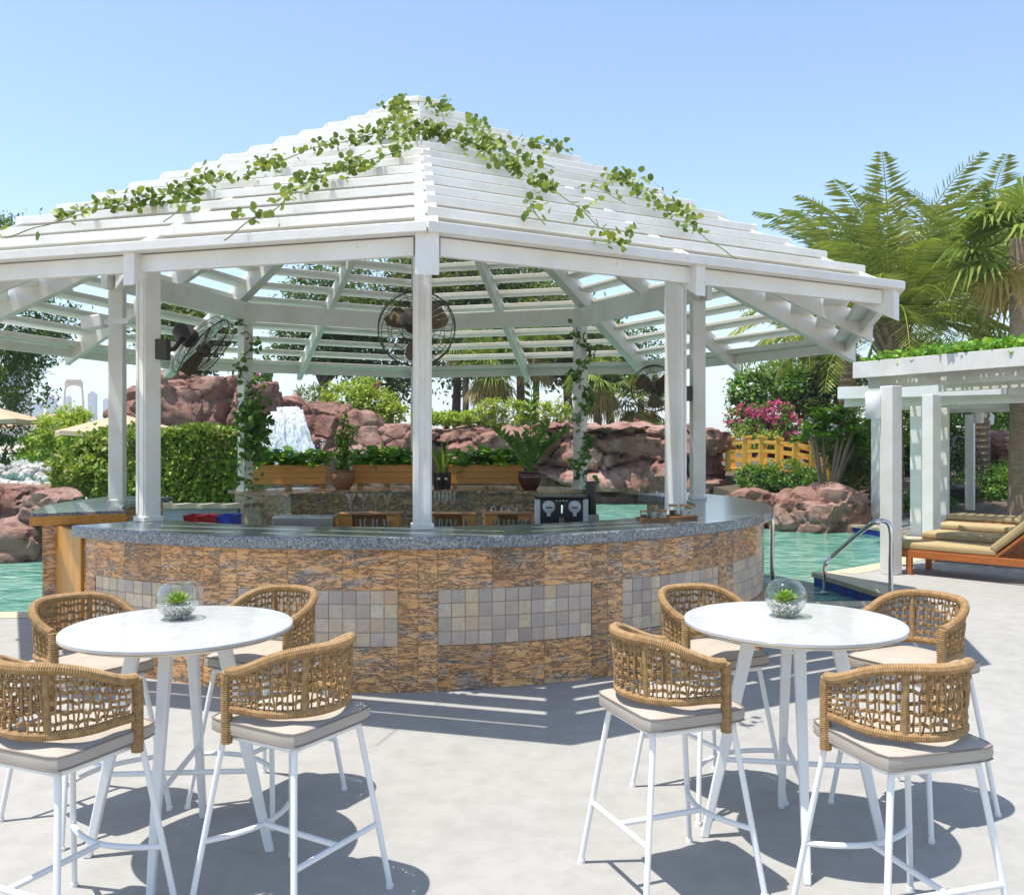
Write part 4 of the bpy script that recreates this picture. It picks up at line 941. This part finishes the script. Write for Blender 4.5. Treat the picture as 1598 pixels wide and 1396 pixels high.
# waterfall mound on the left
items = [R(262, 655, 27, 1.6, 1.6, 1.35), R(330, 640, 28, 1.4, 1.8, 1.5), R(400, 655, 27.5, 1.1, 1.5, 1.5), R(455, 660, 29, 1.3, 1.2, 1.25), R(512, 668, 27.5, .95, 1.2, 1.2), R(560, 682, 27, 1.0, 1.1, .95), R(615, 690, 27, .9, 1.0, .75),
         R(290, 610, 30, 1.3, 1.2, .75), R(230, 690, 26.5, 1.4, 1.2, 1.2), R(470, 720, 27.2, 2.6, 1.3, 1.0), R(340, 720, 26.6, 2.4, 1.2, 1.1), R(600, 730, 26.9, 1.6, 1.2, .9)]
rocks('waterfall_rocks', items, 'pink red rock mound carrying the waterfall behind the hedge', 'rocks', sub=5, amp=.30)
wf = empty('waterfall', (PX(450, 26), 26, -.16), 'white waterfall pouring over the red rocks into the pool', 'waterfall'); w0 = Vector(wf.location)
for k in range(13):                                  # separate tongues of falling water, spreading as they drop
    xt = 424 + 46*k/12 + random.uniform(-3, 3); xb = 408 + 92*k/12 + random.uniform(-5, 5); wt_, wb_ = random.uniform(5, 9), random.uniform(9, 17); yt = 636 + random.uniform(-2, 7) + (6 if k in (0, 12) else 0); V = []; nx, nz = 6, 26
    for j in range(nz+1):
        v = j/nz; y = yt + (732-yt)*v; d_ = 26.1 - .9*v**.55 + .12*math.sin(k*2.1); xc = xt + (xb-xt)*v**1.3; hw = wt_ + (wb_-wt_)*v
        for i in range(nx+1):
            u = i/nx*2 - 1; d2 = d_ + .10*abs(u) + .09*noise.noise(Vector((k*3.1 + u*1.5, v*5, 2))); x = xc + hw*u*(1 + .25*noise.noise(Vector((k, v*7, u)))); V.append(Vector((PX(x, d2), d2, PZ(y, d2) + .05*noise.noise(Vector((u*4, v*9, k))))) - w0)
    MB().add(V, [(j*(nx+1)+i, j*(nx+1)+i+1, (j+1)*(nx+1)+i+1, (j+1)*(nx+1)+i) for j in range(nz) for i in range(nx)]).build('water_tongue', 'falling_water', wf, smooth=True)
mb = MB()
for i in range(900):
    x = random.uniform(400, 508); y = 735 - abs(random.gauss(0, 22)); d_ = 25.0 + random.uniform(-.3, .4); s_ = random.uniform(.008, .026); mb.lathe([(0,-s_), (s_,0), (0,s_)], Vector((PX(x, d_), d_, PZ(y, d_))) - w0, 4)
mb.build('spray', 'falling_water', wf)['kind'] = 'stuff'
# boulders across the pool on the right, and left by the entry
rocks('pool_boulders', [R(1175, 790, 19.3, .7, .6, .45), R(1240, 795, 18.8, .75, .6, .62), R(1312, 792, 18.6, .68, .7, .68), R(1275, 805, 18.4, .6, .5, .5), R(1150, 800, 20, .6, .6, .35)], 'pinkish red boulders at the pool edge below the yellow bridge', 'boulders')
rocks('entry_boulders', [R(25, 775, 15.5, .75, .8, .35), R(85, 785, 14.2, .55, .6, .32), R(30, 845, 14, .62, .6, .55), R(-20, 800, 15, .7, .7, .75)], 'dark red boulders beside the pool next to the timber gate', 'boulders')
rocks('garden_boulder', [R(1215, 690, 31, .9, .8, .5), R(1255, 692, 31.5, .9, .8, .45)], 'pale red boulders behind the yellow bridge', 'boulders', sub=3)
rocks('lawn_boulder', [R(1555, 690, 27, .95, .8, .45), R(1582, 705, 26, .6, .6, .35)], 'red boulder in the garden beyond the egg chair', 'boulder', sub=3)
mb = MB(); 
for i in range(520):
    y = 46 + random.gauss(0, 2.2); x = random.uniform(-32, -17); s_ = random.uniform(.25, .55); z = -.45 + max(0, .95 - abs(y-46)*.32) * random.uniform(.6, 1); Mr = Matrix.Rotation(random.random()*3, 3, 'Z') @ Matrix.Rotation(random.random()*3, 3, 'X')
    mb.lathe([(0,-.5*s_), (.55*s_,-.3*s_), (.62*s_,.15*s_), (.3*s_,.45*s_), (0,.45*s_)], (x, y, z), 6, Mr)
o = mb.build('rock_groyne', 'pale_rock'); tag(o, 'long heap of pale loose stones in the lagoon', 'stones', kind='stuff')

# ---------------------------------------------------------------- planting
def shrub(name, blobs, n, L, W, mat, label, cat='shrub', flowers=None, stems=5, clump=.13, group=None):
    zb = min(b[0][2]-b[1][2] for b in blobs); cx = sum(b[0][0] for b in blobs)/len(blobs); cy = sum(b[0][1] for b in blobs)/len(blobs)
    e = empty(name, (cx, cy, zb), label, cat, group)
    for i in range(stems):
        c = Vector(blobs[i % len(blobs)][0]); limb([(random.uniform(-.1,.1), random.uniform(-.1,.1), -.1), (c - Vector((cx, cy, zb)))*.5, c - Vector((cx, cy, zb))], .05, .015, 6).build('stem', 'bark', e)
    crown('foliage', blobs, n, L, W, mat, e, clump, 24, 0, .75)
    if flowers: crown('flowers', [(c, tuple(x*1.05 for x in r)) for c, r in blobs], flowers[0], flowers[2], flowers[2], flowers[1], e, .08, 7, 0, .95)
    return e
def B(x, y, d_, rx, ry, rz_): return R(x, y, d_, rx, ry, rz_)
# clipped hedge: leaves over a box
def hedge(x0, x1, d0, d1, zb, zt_, n, label):
    X0, X1 = PX(x0, d0), PX(x1, d0); e = empty('hedge', ((X0+X1)/2, (d0+d1)/2, zb), label, 'hedge'); P = []; N = []
    for i in range(n):
        f = random.random()
        if f < .6: p = (random.uniform(X0, X1), d0 + abs(random.gauss(0, .09)), random.uniform(zb, zt_)); nn = (0, -1, .5)
        elif f < .9: p = (random.uniform(X0, X1), random.uniform(d0, d1), zt_ - abs(random.gauss(0, .08))); nn = (0, -.2, 1)
        else: p = (random.choice((X0, X1)), random.uniform(d0, d1), random.uniform(zb, zt_)); nn = (0, 0, 1)
        b = .14*noise.noise(Vector(p)*1.1); P.append((p[0], p[1] - b, p[2] + b*.8)); N.append(nn)
    leaves('foliage', P, RNG.normal(size=(n, 3)) + np.array(N)*.6, np.array(N) + RNG.normal(size=(n, 3))*.45, RNG.uniform(.07, .13, n), RNG.uniform(.05, .085, n), 'hedge_leaf', e)
    k = 14
    for i in range(k): x = X0 + (X1-X0)*(i+.5)/k - (X0+X1)/2; MB().tube([(x, random.uniform(-.2,.2), -.2), (x + random.uniform(-.1,.1), 0, (zt_-zb)*.9)], .03, 6).build('stem', 'bark', e)
    MB().box((0, .1, (zt_-zb)*.47), ((X1-X0)-.5, (d1-d0)-.55, (zt_-zb)*.84)).build('inner_twigs', 'bark', e)
hedge(188, 385, 14.2, 15.6, -.1, PZ(672, 14.2), 9500, 'dense clipped green hedge behind the crates')
shrub('leafy_bush', [B(140, 725, 15.2, .55, .5, .42), B(185, 705, 15.5, .5, .5, .45), B(165, 745, 14.8, .5, .4, .4), B(120, 745, 15.4, .4, .4, .35)], 5200, .11, .075, 'hedge_leaf', 'rounded green bush between the boulders and the hedge', 'bush')
tree('lime_tree', (PX(110, 22), 22, -.3), [B(100, 668, 22, .62, .6, .42), B(75, 690, 22, .55, .5, .35), B(130, 690, 21.5, .55, .5, .4), B(55, 705, 21.8, .38, .4, .22), B(115, 648, 22.2, .35, .4, .22)], 5200, .12, .05, 'lime_leaf', 'bright yellow green small tree by the lagoon parasol', r=.06)
dk = [B(20, 500, 24, 1.5, 1.4, 1.3), B(-30, 560, 24, 1.4, 1.3, 1.2), B(50, 545, 24.5, .8, .8, .6), B(90, 500, 25, .7, .8, .5), B(25, 600, 23.5, .8, .8, .7), B(10, 660, 23.5, .55, .6, .6), B(-40, 420, 24, 1.6, 1.4, 1.3), B(15, 380, 24.5, 1.0, 1.0, .8), B(-10, 700, 23.4, .6, .5, .4)]
tree('overhanging_tree', (PX(-70, 24), 24, -.4), dk, 13000, .15, .06, 'dark_leaf', 'dark green tree overhanging the lagoon beside the gazebo roof', r=.22)
# wall of trees behind the cliff
for i, (x, y, d_, rx, rz_, m, nn, lab) in enumerate((
    (300, 520, 31, 2.0, 1.5, 'olive_leaf', 9000, 'broad olive green tree behind the waterfall mound'),
    (505, 490, 36, 2.4, 2.6, 'dark_leaf', 14000, 'dark broadleaf tree behind the bushes beside the waterfall'),
    (610, 470, 38, 2.8, 3.4, 'olive_leaf', 15000, 'olive green tree with tall crown behind the centre post'),
    (715, 460, 40, 2.8, 3.6, 'dark_leaf', 15000, 'dark tree directly behind the thin trunked fan palm'),
    (812, 480, 39, 2.6, 3.2, 'dark_leaf', 15000, 'dark tree with open branches behind the thick trunked fan palm'),
    (885, 530, 36, 2.0, 2.3, 'olive_leaf', 9000, 'loose olive tree with sky gaps beside the ivy post'),
    (950, 545, 40, 2.0, 1.6, 'dark_leaf', 6000, 'thin dark tree behind the small fan palms'),
    (1290, 590, 33, 2.0, 1.5, 'dark_leaf', 8000, 'dark tree behind the frangipani and bougainvillea'),
    (1440, 600, 34, 2.4, 1.8, 'dark_leaf', 9000, 'dark tree seen between the pergola posts'),
    (1560, 590, 34, 2.6, 1.8, 'shrub_leaf', 9000, 'green tree behind the far pergola and garden parasol'))):
    bl = blobset((PX(x, d_), d_, PZ(y, d_)), (rx, 1.6, rz_), 9, .5)
    tree('garden_tree', (PX(x, d_), d_, 1.2), bl, nn, .22, .10, m, lab, group='trees in the garden behind the cliff', r=.2, clump=.2)
# lower planting on the bank
shrub('lime_bush', [B(540, 625, 29.6, .75, .6, .6), B(585, 628, 29.8, .7, .6, .55), B(565, 608, 30, .55, .5, .4), B(610, 645, 29.4, .5, .4, .4)], 5000, .12, .08, 'lime_leaf', 'bright yellow green bush on top of the waterfall rocks', flowers=(30, 'pink_flower', .12))
shrub('grey_bush', [B(490, 625, 30.5, .7, .5, .55), B(470, 640, 30, .4, .4, .35)], 1800, .12, .05, 'olive_leaf', 'loose grey green bush right behind the waterfall lip')
shrub('pink_bush', [B(408, 578, 29, .35, .3, .45), B(402, 605, 28.6, .28, .3, .3)], 900, .11, .08, 'shrub_leaf', 'small bush with pink flowers beside the ivy covered post', flowers=(120, 'pink_flower', .10))
cb = ['low yellow green bush on the cliff top beside the centre post', 'low yellow green bush on the cliff behind the snake plant', 'low yellow green bush at the foot of the slim fan palm', 'pale bush with cream flowers at the foot of the stout fan palm', 'pale bush with cream flowers behind the tall potted plant', 'pale bush with cream flowers under the open branched tree', 'pale bush with cream flowers next to the ivy covered post']
for i, x in enumerate(range(665, 900, 34)):
    tl = 760 < x < 870; shrub('cliff_bush', [B(x, 653 - (8 if tl else 0), 28.2, .5, .45, .22 + (.2 if tl else 0))], 1000, .10, .06, 'lime_leaf', cb[i], flowers=(200, 'white_flower', .07) if tl else None, stems=2, group='bushes along the top of the cliff')
shrub('cliff_flowers', [B(1010, 665, 28.5, .8, .4, .16)], 300, .09, .06, 'shrub_leaf', 'sprigs of pink flowers on the cliff top behind the small fan', flowers=(60, 'pink_flower', .10), stems=2)
shrub('white_flowering_shrub', [B(1190, 605, 30, 1.0, .8, .75), B(1165, 625, 29.6, .6, .6, .5), B(1225, 590, 30.5, .7, .6, .6)], 5000, .14, .09, 'shrub_leaf', 'tall dark shrub dotted with white flowers above the bougainvillea', flowers=(160, 'white_flower', .11))
shrub('bougainvillea', [B(1165, 655, 28.6, .65, .6, .45), B(1205, 648, 28.8, .7, .6, .42), B(1225, 665, 28.4, .5, .5, .35)], 2600, .10, .07, 'shrub_leaf', 'magenta flowering bougainvillea above the yellow bridge', flowers=(1300, 'pink_flower', .11))
shrub('round_shrub', [B(1165, 685, 27.8, .6, .5, .4), B(1195, 690, 27.6, .5, .5, .35)], 2600, .09, .06, 'hedge_leaf', 'rounded green shrub directly under the bougainvillea')
shrub('bridge_shrub', [B(1180, 748, 24.5, .65, .5, .38), B(1225, 745, 24.2, .7, .5, .42), B(1260, 752, 24, .5, .5, .35)], 4200, .10, .06, 'shrub_leaf', 'leafy shrubs growing in front of the yellow bridge')
shrub('dark_shrub', [B(1325, 700, 21.5, .55, .6, .75), B(1345, 750, 21, .45, .5, .55), B(1300, 680, 22, .5, .5, .6)], 4200, .11, .055, 'dark_leaf', 'dark shrub between the frangipani and the pergola post')
for x, d_, lab in ((1345, 29, 'tall leafy bush behind the frangipani by the pergola post'), (1420, 29.5, 'tall leafy bush behind the rough palm trunk'), (1500, 29, 'tall leafy bush right behind the egg chair'), (1575, 30, 'tall leafy bush behind the garden parasol')):
    shrub('tall_bush', [B(x, 660, d_, 1.1, .6, .8), B(x-25, 700, d_-.3, .9, .6, .8), B(x+25, 705, d_-.2, .9, .6, .8)], 4200, .15, .09, 'shrub_leaf', lab, stems=3, group='tall bushes behind the pergola')
for x, y, d_, lab in ((1425, 800, 21, 'low leafy shrub at the foot of the rough palm trunk'), (1555, 760, 23, 'leafy shrub behind the raised lounger back'), (1585, 745, 24, 'leafy shrub by the smooth palm trunk'), (1500, 770, 25, 'dark shrub behind the egg chair')):
    shrub('garden_shrub', [B(x, y, d_, .75, .5, .42), B(x+20, y-12, d_+.3, .6, .5, .45)], 2400, .11, .07, 'shrub_leaf', lab, stems=2)
# frangipani: bare forked limbs, rosettes of long leaves
fb = Vector((PX(1290, 20.6), 20.6, 0)); fr_ = empty('frangipani_tree', fb, 'frangipani with bare pale limbs and white flowers beside the pergola', 'tree'); P = []; D = []; N = []; FP = []
for i in range(34):
    a = random.uniform(0, 6.28); rr = random.uniform(.1, .98); tip = Vector((rr*math.cos(a)*.98, rr*math.sin(a)*.7, 1.55 + .75*math.sqrt(1-min(rr*rr, .99)) + random.uniform(-.45, .15)))
    if i < 12: limb([(random.uniform(-.15,.15), random.uniform(-.1,.1), -.05), (tip.x*.35, tip.y*.35, .7), (tip.x*.75, tip.y*.75, tip.z*.78), tip], .045, .02, 7).build('limb', 'palm_bark', fr_, smooth=True)
    w0 = fb + tip
    for k in range(26):
        b = random.uniform(0, 6.28); el = random.uniform(-.5, .8); P.append(w0); D.append((math.cos(b), math.sin(b), el)); N.append((-math.cos(b)*el, -math.sin(b)*el, 1))
    if i % 2: FP += [tuple(w0 + Vector((random.uniform(-.08,.08), -.08, .1 + random.uniform(-.04,.08)))) for _ in range(9)]
leaves('foliage', P, D, N, RNG.uniform(.22, .38, len(P)), RNG.uniform(.065, .10, len(P)), 'pothos_leaf', fr_, .2, .6, True)
leaves('flowers', FP, RNG.normal(size=(len(FP), 3)), RNG.normal(size=(len(FP), 3)) + [0, -1, .5], .08, .07, 'white_flower', fr_)

# ---------------------------------------------------------------- palms
def fan_palm(x, d_, zb, ztop, tr, n, R_, label, skirt=14):
    e = empty('fan_palm', (PX(x, d_), d_, zb), label, 'palm', 'fan palms behind the bar'); h = ztop - zb; o3 = np.array(e.location)
    MB().tube([(0,0,-.2), (.02,0,h*.4), (.0,.02,h)], [tr*1.15, tr, tr*.85], 12).build('trunk', 'palm_bark', e, smooth=True)
    for kind, cnt in (('fan_leaf', n), ('dry_leaf', skirt)):
        V = []; Fc = []
        for i in range(cnt):
            a = i*2.4 + random.random()*.4; el = random.uniform(-.5, 1.25) if kind == 'fan_leaf' else random.uniform(-1.35, -.7)
            d3 = Vector((math.cos(a)*math.cos(el), math.sin(a)*math.cos(el), math.sin(el))); pl = R_*random.uniform(.45, .6); c = Vector((0,0,h)) + d3*pl + Vector((0,0,-.08*pl)); s_ = d3.cross(Vector((0,0,1))).normalized(); u = s_.cross(d3)
            j0 = len(V); V += [Vector((0,0,h)) - s_*.012, Vector((0,0,h)) + s_*.012, c + s_*.012, c - s_*.012]; Fc.append((j0, j0+1, j0+2, j0+3))
            m = 22
            for k in range(m):
                b = rad(-115 + 230*k/(m-1)); dr = (d3*math.cos(b) + s_*math.sin(b)); L = R_*.55*random.uniform(.85, 1.1); w_ = .05*R_
                side = dr.cross(u).normalized(); mid = c + dr*L*.55 + u*.06*R_*math.cos(b*2); tip = c + dr*L + Vector((0,0,-.16*R_*random.uniform(.6, 1.6)))
                j0 = len(V); V += [c, mid + side*w_*.5, tip, mid - side*w_*.5]; Fc.append((j0, j0+1, j0+2, j0+3))
        np_mesh('fronds' if kind == 'fan_leaf' else 'dry_skirt', np.array([tuple(v) for v in V]), Fc, kind, e)['kind'] = 'stuff'
fan_palm(726, 32, 1.7, PZ(530, 32), .11, 26, 1.25, 'slim fan palm with thin grey trunk standing behind the cliff')
fan_palm(765, 31, 1.7, PZ(572, 31), .19, 32, 1.35, 'stout fan palm with thick trunk and yellowing skirt', 22)
fan_palm(836, 33, 1.7, PZ(545, 33), .12, 24, 1.2, 'fan palm with dark topped trunk in front of the open branched tree')
fan_palm(932, 31, 1.6, PZ(592, 31), .14, 30, 1.25, 'round headed fan palm right beside the ivy covered post', 20)
fan_palm(1000, 32, 1.6, PZ(622, 32), .14, 26, 1.3, 'fan palm seen through the small caged fan', 16)
fan_palm(1592, 16.5, 0, PZ(372, 16.5), .19, 38, 1.5, 'tall fan palm with smooth trunk behind the pergola', 5)
def date_palm(x, d_, zb, zt_, tr, nf, R_, label, seed=0, elr=1.55):
    random.seed(seed); e = empty('date_palm', (PX(x, d_), d_, zb), label, 'palm', 'date palms beside the pergola'); h = zt_ - zb; mb = MB(); m = int(h/.09)
    pts = []; rs = []
    for i in range(m+1): pts.append((0, 0, h*i/m)); rs.append(tr*(1 + (.12 if i % 2 else -.05) + (.55*(max(0, i/m-.82)/.18))))
    MB().tube(pts, rs, 12).build('trunk', 'date_bark', e)
    bt = MB()
    for i in range(40): a = i*2.4; z = h - .75 + .7*i/40; q = Vector((math.cos(a), math.sin(a), 0)); bt.beam(q*tr*1.2 + Vector((0,0,z)), q*(tr*1.9) + Vector((0,0,z+.22)), .09, .035)
    bt.build('frond_stubs', 'date_bark', e)
    for i in range(nf):
        a = i*2.399 + random.random()*.3; el = 1.38 - elr*(i/nf)**.9 + random.uniform(-.1, .1); L = R_*random.uniform(.85, 1.1); q = Vector((math.cos(a), math.sin(a), 0)); ra = []; p = Vector((0,0,h)) + q*.08; cur = el; k = 44
        for j in range(k+1):
            ra.append(p.copy()); p = p + (q*math.cos(cur) + Vector((0,0,1))*math.sin(cur))*L/k; cur -= (.010 + .034*(j/k))*(1.25 - .4*math.sin(el))
        V = []; Fc = []; s_ = Vector((-q.y, q.x, 0))
        for j in range(3, k+1):
            t_ = (ra[j]-ra[j-1]).normalized(); u = s_.cross(t_); lw = L*.175*(math.sin(math.pi*min(1, (j-1)/k*.9 + .08))**.6)
            for sub_ in (0,):
                b0 = ra[j-1].lerp(ra[j], sub_)
                for sg in (-1, 1):
                    dl = (t_*.62 + s_*sg*.75 + u*random.uniform(.05, .42)).normalized(); tip = b0 + dl*lw*random.uniform(.85, 1.1) + Vector((0,0,-.03*lw)); wv = (t_*.5 - u*.3).normalized()*.026*R_/3; mid = b0.lerp(tip, .4)
                    j0 = len(V); V += [b0, mid + wv, tip, mid - wv]; Fc.append((j0, j0+1, j0+2, j0+3))
        fo = np_mesh('frond', np.array([tuple(v) for v in V]), Fc, 'palm_leaf', e)
        MB().tube(ra, [.022*(1-.85*j/k) + .003 for j in range(k+1)], 5).build('rachis', 'lime_leaf', fo)
    random.seed(seed+99)
date_palm(1392, 19.6, 0, PZ(500, 19.6), .23, 72, 3.75, 'large date palm with rough trunk arching over the pergola', 3, 1.4)
date_palm(1322, 25, .3, PZ(440, 25), .22, 46, 2.8, 'date palm with dark fronds behind the gazebo eave', 5)
date_palm(1262, 33, .6, PZ(545, 33), .2, 34, 2.2, 'small date palm behind the white flowering shrub', 8)
date_palm(1530, 26, .3, PZ(450, 26), .24, 46, 4.2, 'date palm with yellowish fronds behind the far pergola', 11)

# ---------------------------------------------------------------- yellow bridge
br = empty('footbridge', (PX(1230, 26.5), 26.5, 0), 'yellow timber arched footbridge over the pool stream', 'bridge')
def bz(u): return .55 + 1.0*(1 - (u-.25)**2*1.35)
X0, X1 = PX(1136, 26.5), PX(1350, 25.0); o3 = Vector(br.location)
for side, dy in (('n', 0), ('f', 1.3)):
    pt = lambda u, dz: Vector((X0 + (X1-X0)*u, 26.5 - 1.5*u + dy, bz(u)*.8 - .35 + dz)) - o3
    for i in range(9):
        u = i/8; MB().beam(pt(u, -.05), pt(u, .86), .12, .12, (0,1,0)).build('rail_post', 'bridge_wood', br, bevel=.01); MB().box(pt(u, .90), (.16, .16, .06)).build('post_cap', 'bridge_wood', br, bevel=.01)
    for dz in (.25, .5, .76):
        for i in range(8): MB().beam(pt(i/8, dz), pt((i+1)/8, dz), .06, .09).build('rail', 'bridge_wood', br)
for i in range(36):
    u = (i+.5)/36; p = Vector((X0 + (X1-X0)*u, 26.5 - 1.5*u + .65, bz(u)*.8 - .38)) - o3; MB().box(p, (.11, 1.4, .05)).build('deck_plank', 'bridge_wood', br)

# ---------------------------------------------------------------- parasols
def parasol(x, y, d_, R_, label, pole=True):
    zt_ = PZ(y, d_); e = empty('parasol', (PX(x, d_), d_, -.3), label, 'parasol', 'beige parasols'); zt_ += .3
    vs = [Vector((0,0,zt_))] + [Vector((R_*math.cos(rad(45*k+10)), R_*math.sin(rad(45*k+10)), zt_-.27*R_)) for k in range(8)]
    for k in range(8):
        a, b = vs[1+k], vs[1+(k+1) % 8]; m = (a+b)/2 + Vector((0,0,-.03)); c = (vs[0]+a+b)/3 + Vector((0,0,-.04))
        MB().add([vs[0], a, m, b, c, a - Vector((0,0,.1)), m - Vector((0,0,.1)), b - Vector((0,0,.1))], [(0,1,4), (1,2,4), (2,3,4), (3,0,4), (1,5,6,2), (2,6,7,3)]).build('canopy_panel', 'parasol_fabric', e)
        MB().tube([vs[0] - Vector((0,0,.05)), a - Vector((0,0,.04))], .015, 5).build('rib', 'bark', e)
    MB().tube([(0,0,0), (0,0,zt_+.1)], .035, 8).build('pole', 'bark', e); MB().box((0,0,.05), (.6,.6,.1)).build('base', 'pale_rock', e)
    return e
parasol(-12, 634, 22, 1.15, 'beige parasol under the overhanging dark tree')
parasol(190, 646, 21, 1.45, 'beige parasol behind the hedge next to the lime green tree')
parasol(1604, 665, 27, 1.2, 'beige parasol in the garden beyond the pergola')
lp_ = empty('garden_lamp', (PX(1541, 26), 26, 0), 'slim white garden lamp post beyond the pergola', 'lamp post')
MB().tube([(0,0,0), (0,0,PZ(665, 26))], .07, 10).build('pole', 'white_paint', lp_, smooth=True); MB().lathe([(.07,0), (.16,.05), (.18,.3), (.06,.42), (0,.44)], (0,0,PZ(665, 26)), 14).build('lantern', 'white_paint', lp_, smooth=True)

# ---------------------------------------------------------------- far shore
def bld(name, x0, x1, ytop, d_, mat, label, cat='tower', floors=0, group=None):
    w_ = (x1-x0)/FPX*d_; z = PZ(ytop, d_); e = empty(name, (PX((x0+x1)/2, d_), d_, -.6), label, cat, group); z += .6
    MB().box((0,0,z/2), (w_, w_*.8, z)).build('wall', mat, e)
    if floors:
        for i in range(floors):
            for j in range(3): MB().box(((j-1)*w_*.31, -w_*.4-.05, z*(i+.55)/floors), (w_*.26, .3, z/floors*.62)).build('window', 'tower_glass', e)
    else: MB().box((0,0,z+z*.02), (w_*.5, w_*.4, z*.04)).build('roof_block', mat, e)
    return e
bld('apartment_tower', 14, 43, 545, 260, 'tower_wall', 'tall white framed glass tower behind the overhanging tree', floors=13)
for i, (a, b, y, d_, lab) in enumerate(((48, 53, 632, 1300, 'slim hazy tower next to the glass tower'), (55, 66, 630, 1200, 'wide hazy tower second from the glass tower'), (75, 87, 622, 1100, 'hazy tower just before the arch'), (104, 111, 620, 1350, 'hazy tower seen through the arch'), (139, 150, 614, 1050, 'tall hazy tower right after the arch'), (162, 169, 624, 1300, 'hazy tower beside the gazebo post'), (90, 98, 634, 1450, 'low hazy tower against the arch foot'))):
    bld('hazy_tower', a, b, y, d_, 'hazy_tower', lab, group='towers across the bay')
d_ = 420; ar = empty('arch_monument', (PX(115, d_), d_, -.6), 'pale stone arch monument on the far shore', 'monument'); k = d_/FPX
for s_ in (-1, 1): MB().tube([(s_*18*k, 0, 0), (s_*16*k, 0, 40*k), (s_*13.5*k, 0, PZ(606, d_))], [2.2*k, 1.8*k, 1.5*k], 6).build('pier', 'arch_stone', ar)
z1 = PZ(606, d_); mb = MB(); n_ = 12; pts = [(-13.5*k + 27*k*i/n_) for i in range(n_+1)]
vs = []
for x in pts:
    zz = z1 - 2*k + math.sqrt(max(0, 1-(x/(13.6*k))**2))*9*k
    vs += [(x, -1.5*k, zz), (x, -1.5*k, z1+13*k), (x, 1.5*k, zz), (x, 1.5*k, z1+13*k)]
fs = []
for i in range(n_): a = 4*i; fs += [(a, a+4, a+5, a+1), (a+2, a+3, a+7, a+6), (a, a+2, a+6, a+4), (a+1, a+5, a+7, a+3)]
mb.add(vs, fs); mb.build('arch_span', 'arch_stone', ar); MB().box((0,0,z1+14.5*k), (22*k, 4*k, 3*k)).build('cornice', 'arch_stone', ar)
for i, (x0, x1, y0, y1, d_, lab) in enumerate(((33, 62, 664, 650, 190, 'low villa with pink tiled roof beside the parasol'), (64, 98, 660, 646, 175, 'low villa with pink tiled roof behind the lime green tree'), (4, 30, 668, 656, 200, 'low villa partly hidden by the dark tree'))):
    e = empty('villa', (PX((x0+x1)/2, d_), d_, -.5), lab, 'house', 'villas on the far shore'); w_ = (x1-x0)/FPX*d_; h = PZ(y0, d_)+.5; ht = PZ(y1, d_)+.5
    MB().box((0,0,h/2), (w_, w_*.8, h)).build('wall', 'villa_wall', e)
    MB().add([(-w_*.55,-w_*.45,h), (w_*.55,-w_*.45,h), (w_*.55,w_*.45,h), (-w_*.55,w_*.45,h), (-w_*.25,0,ht), (w_*.25,0,ht)], [(0,1,5,4), (1,2,5), (2,3,4,5), (3,0,4), (3,2,1,0)]).build('roof', 'villa_roof', e)
    for j in range(3): MB().box(((j-1)*w_*.3, -w_*.4-.02, h*.55), (w_*.12, .1, h*.4)).build('window', 'tower_glass', e)
mb = MB(); mb.add([(-300, 150, -.4), (40, 145, -.4), (60, 160, .9), (-300, 165, .9), (-300, 420, 1.0), (120, 420, 1.0)], [(0,1,2,3), (3,2,5,4)]); struct(mb.build('beach', 'sand'))
o = MB().box((0,0,0), (90, .8, 1.3)).build('sea_wall', 'pale_rock'); o.location = (-85, 168, 1.2); tag(o, 'long pale sea wall below the villas on the far shore', 'wall')
# ---------------------------------------------------------------- haze
hz = MB().box((0, 760, 34.5), (2400, 1600, 73)).build('haze', 'white_paint'); hm = bpy.data.materials.new('haze_air'); hm.use_nodes = True
hm.node_tree.nodes.clear(); ov = hm.node_tree.nodes.new('ShaderNodeOutputMaterial'); pv = hm.node_tree.nodes.new('ShaderNodeVolumePrincipled')
pv.inputs['Color'].default_value = (.86,.92,1,1); pv.inputs['Density'].default_value = .0006; pv.inputs['Anisotropy'].default_value = .2
hm.node_tree.links.new(pv.outputs[0], ov.inputs['Volume']); hz.data.materials.clear(); hz.data.materials.append(hm); hz['kind'] = 'stuff'; hz['label'] = 'thin pale heat haze over the bay'
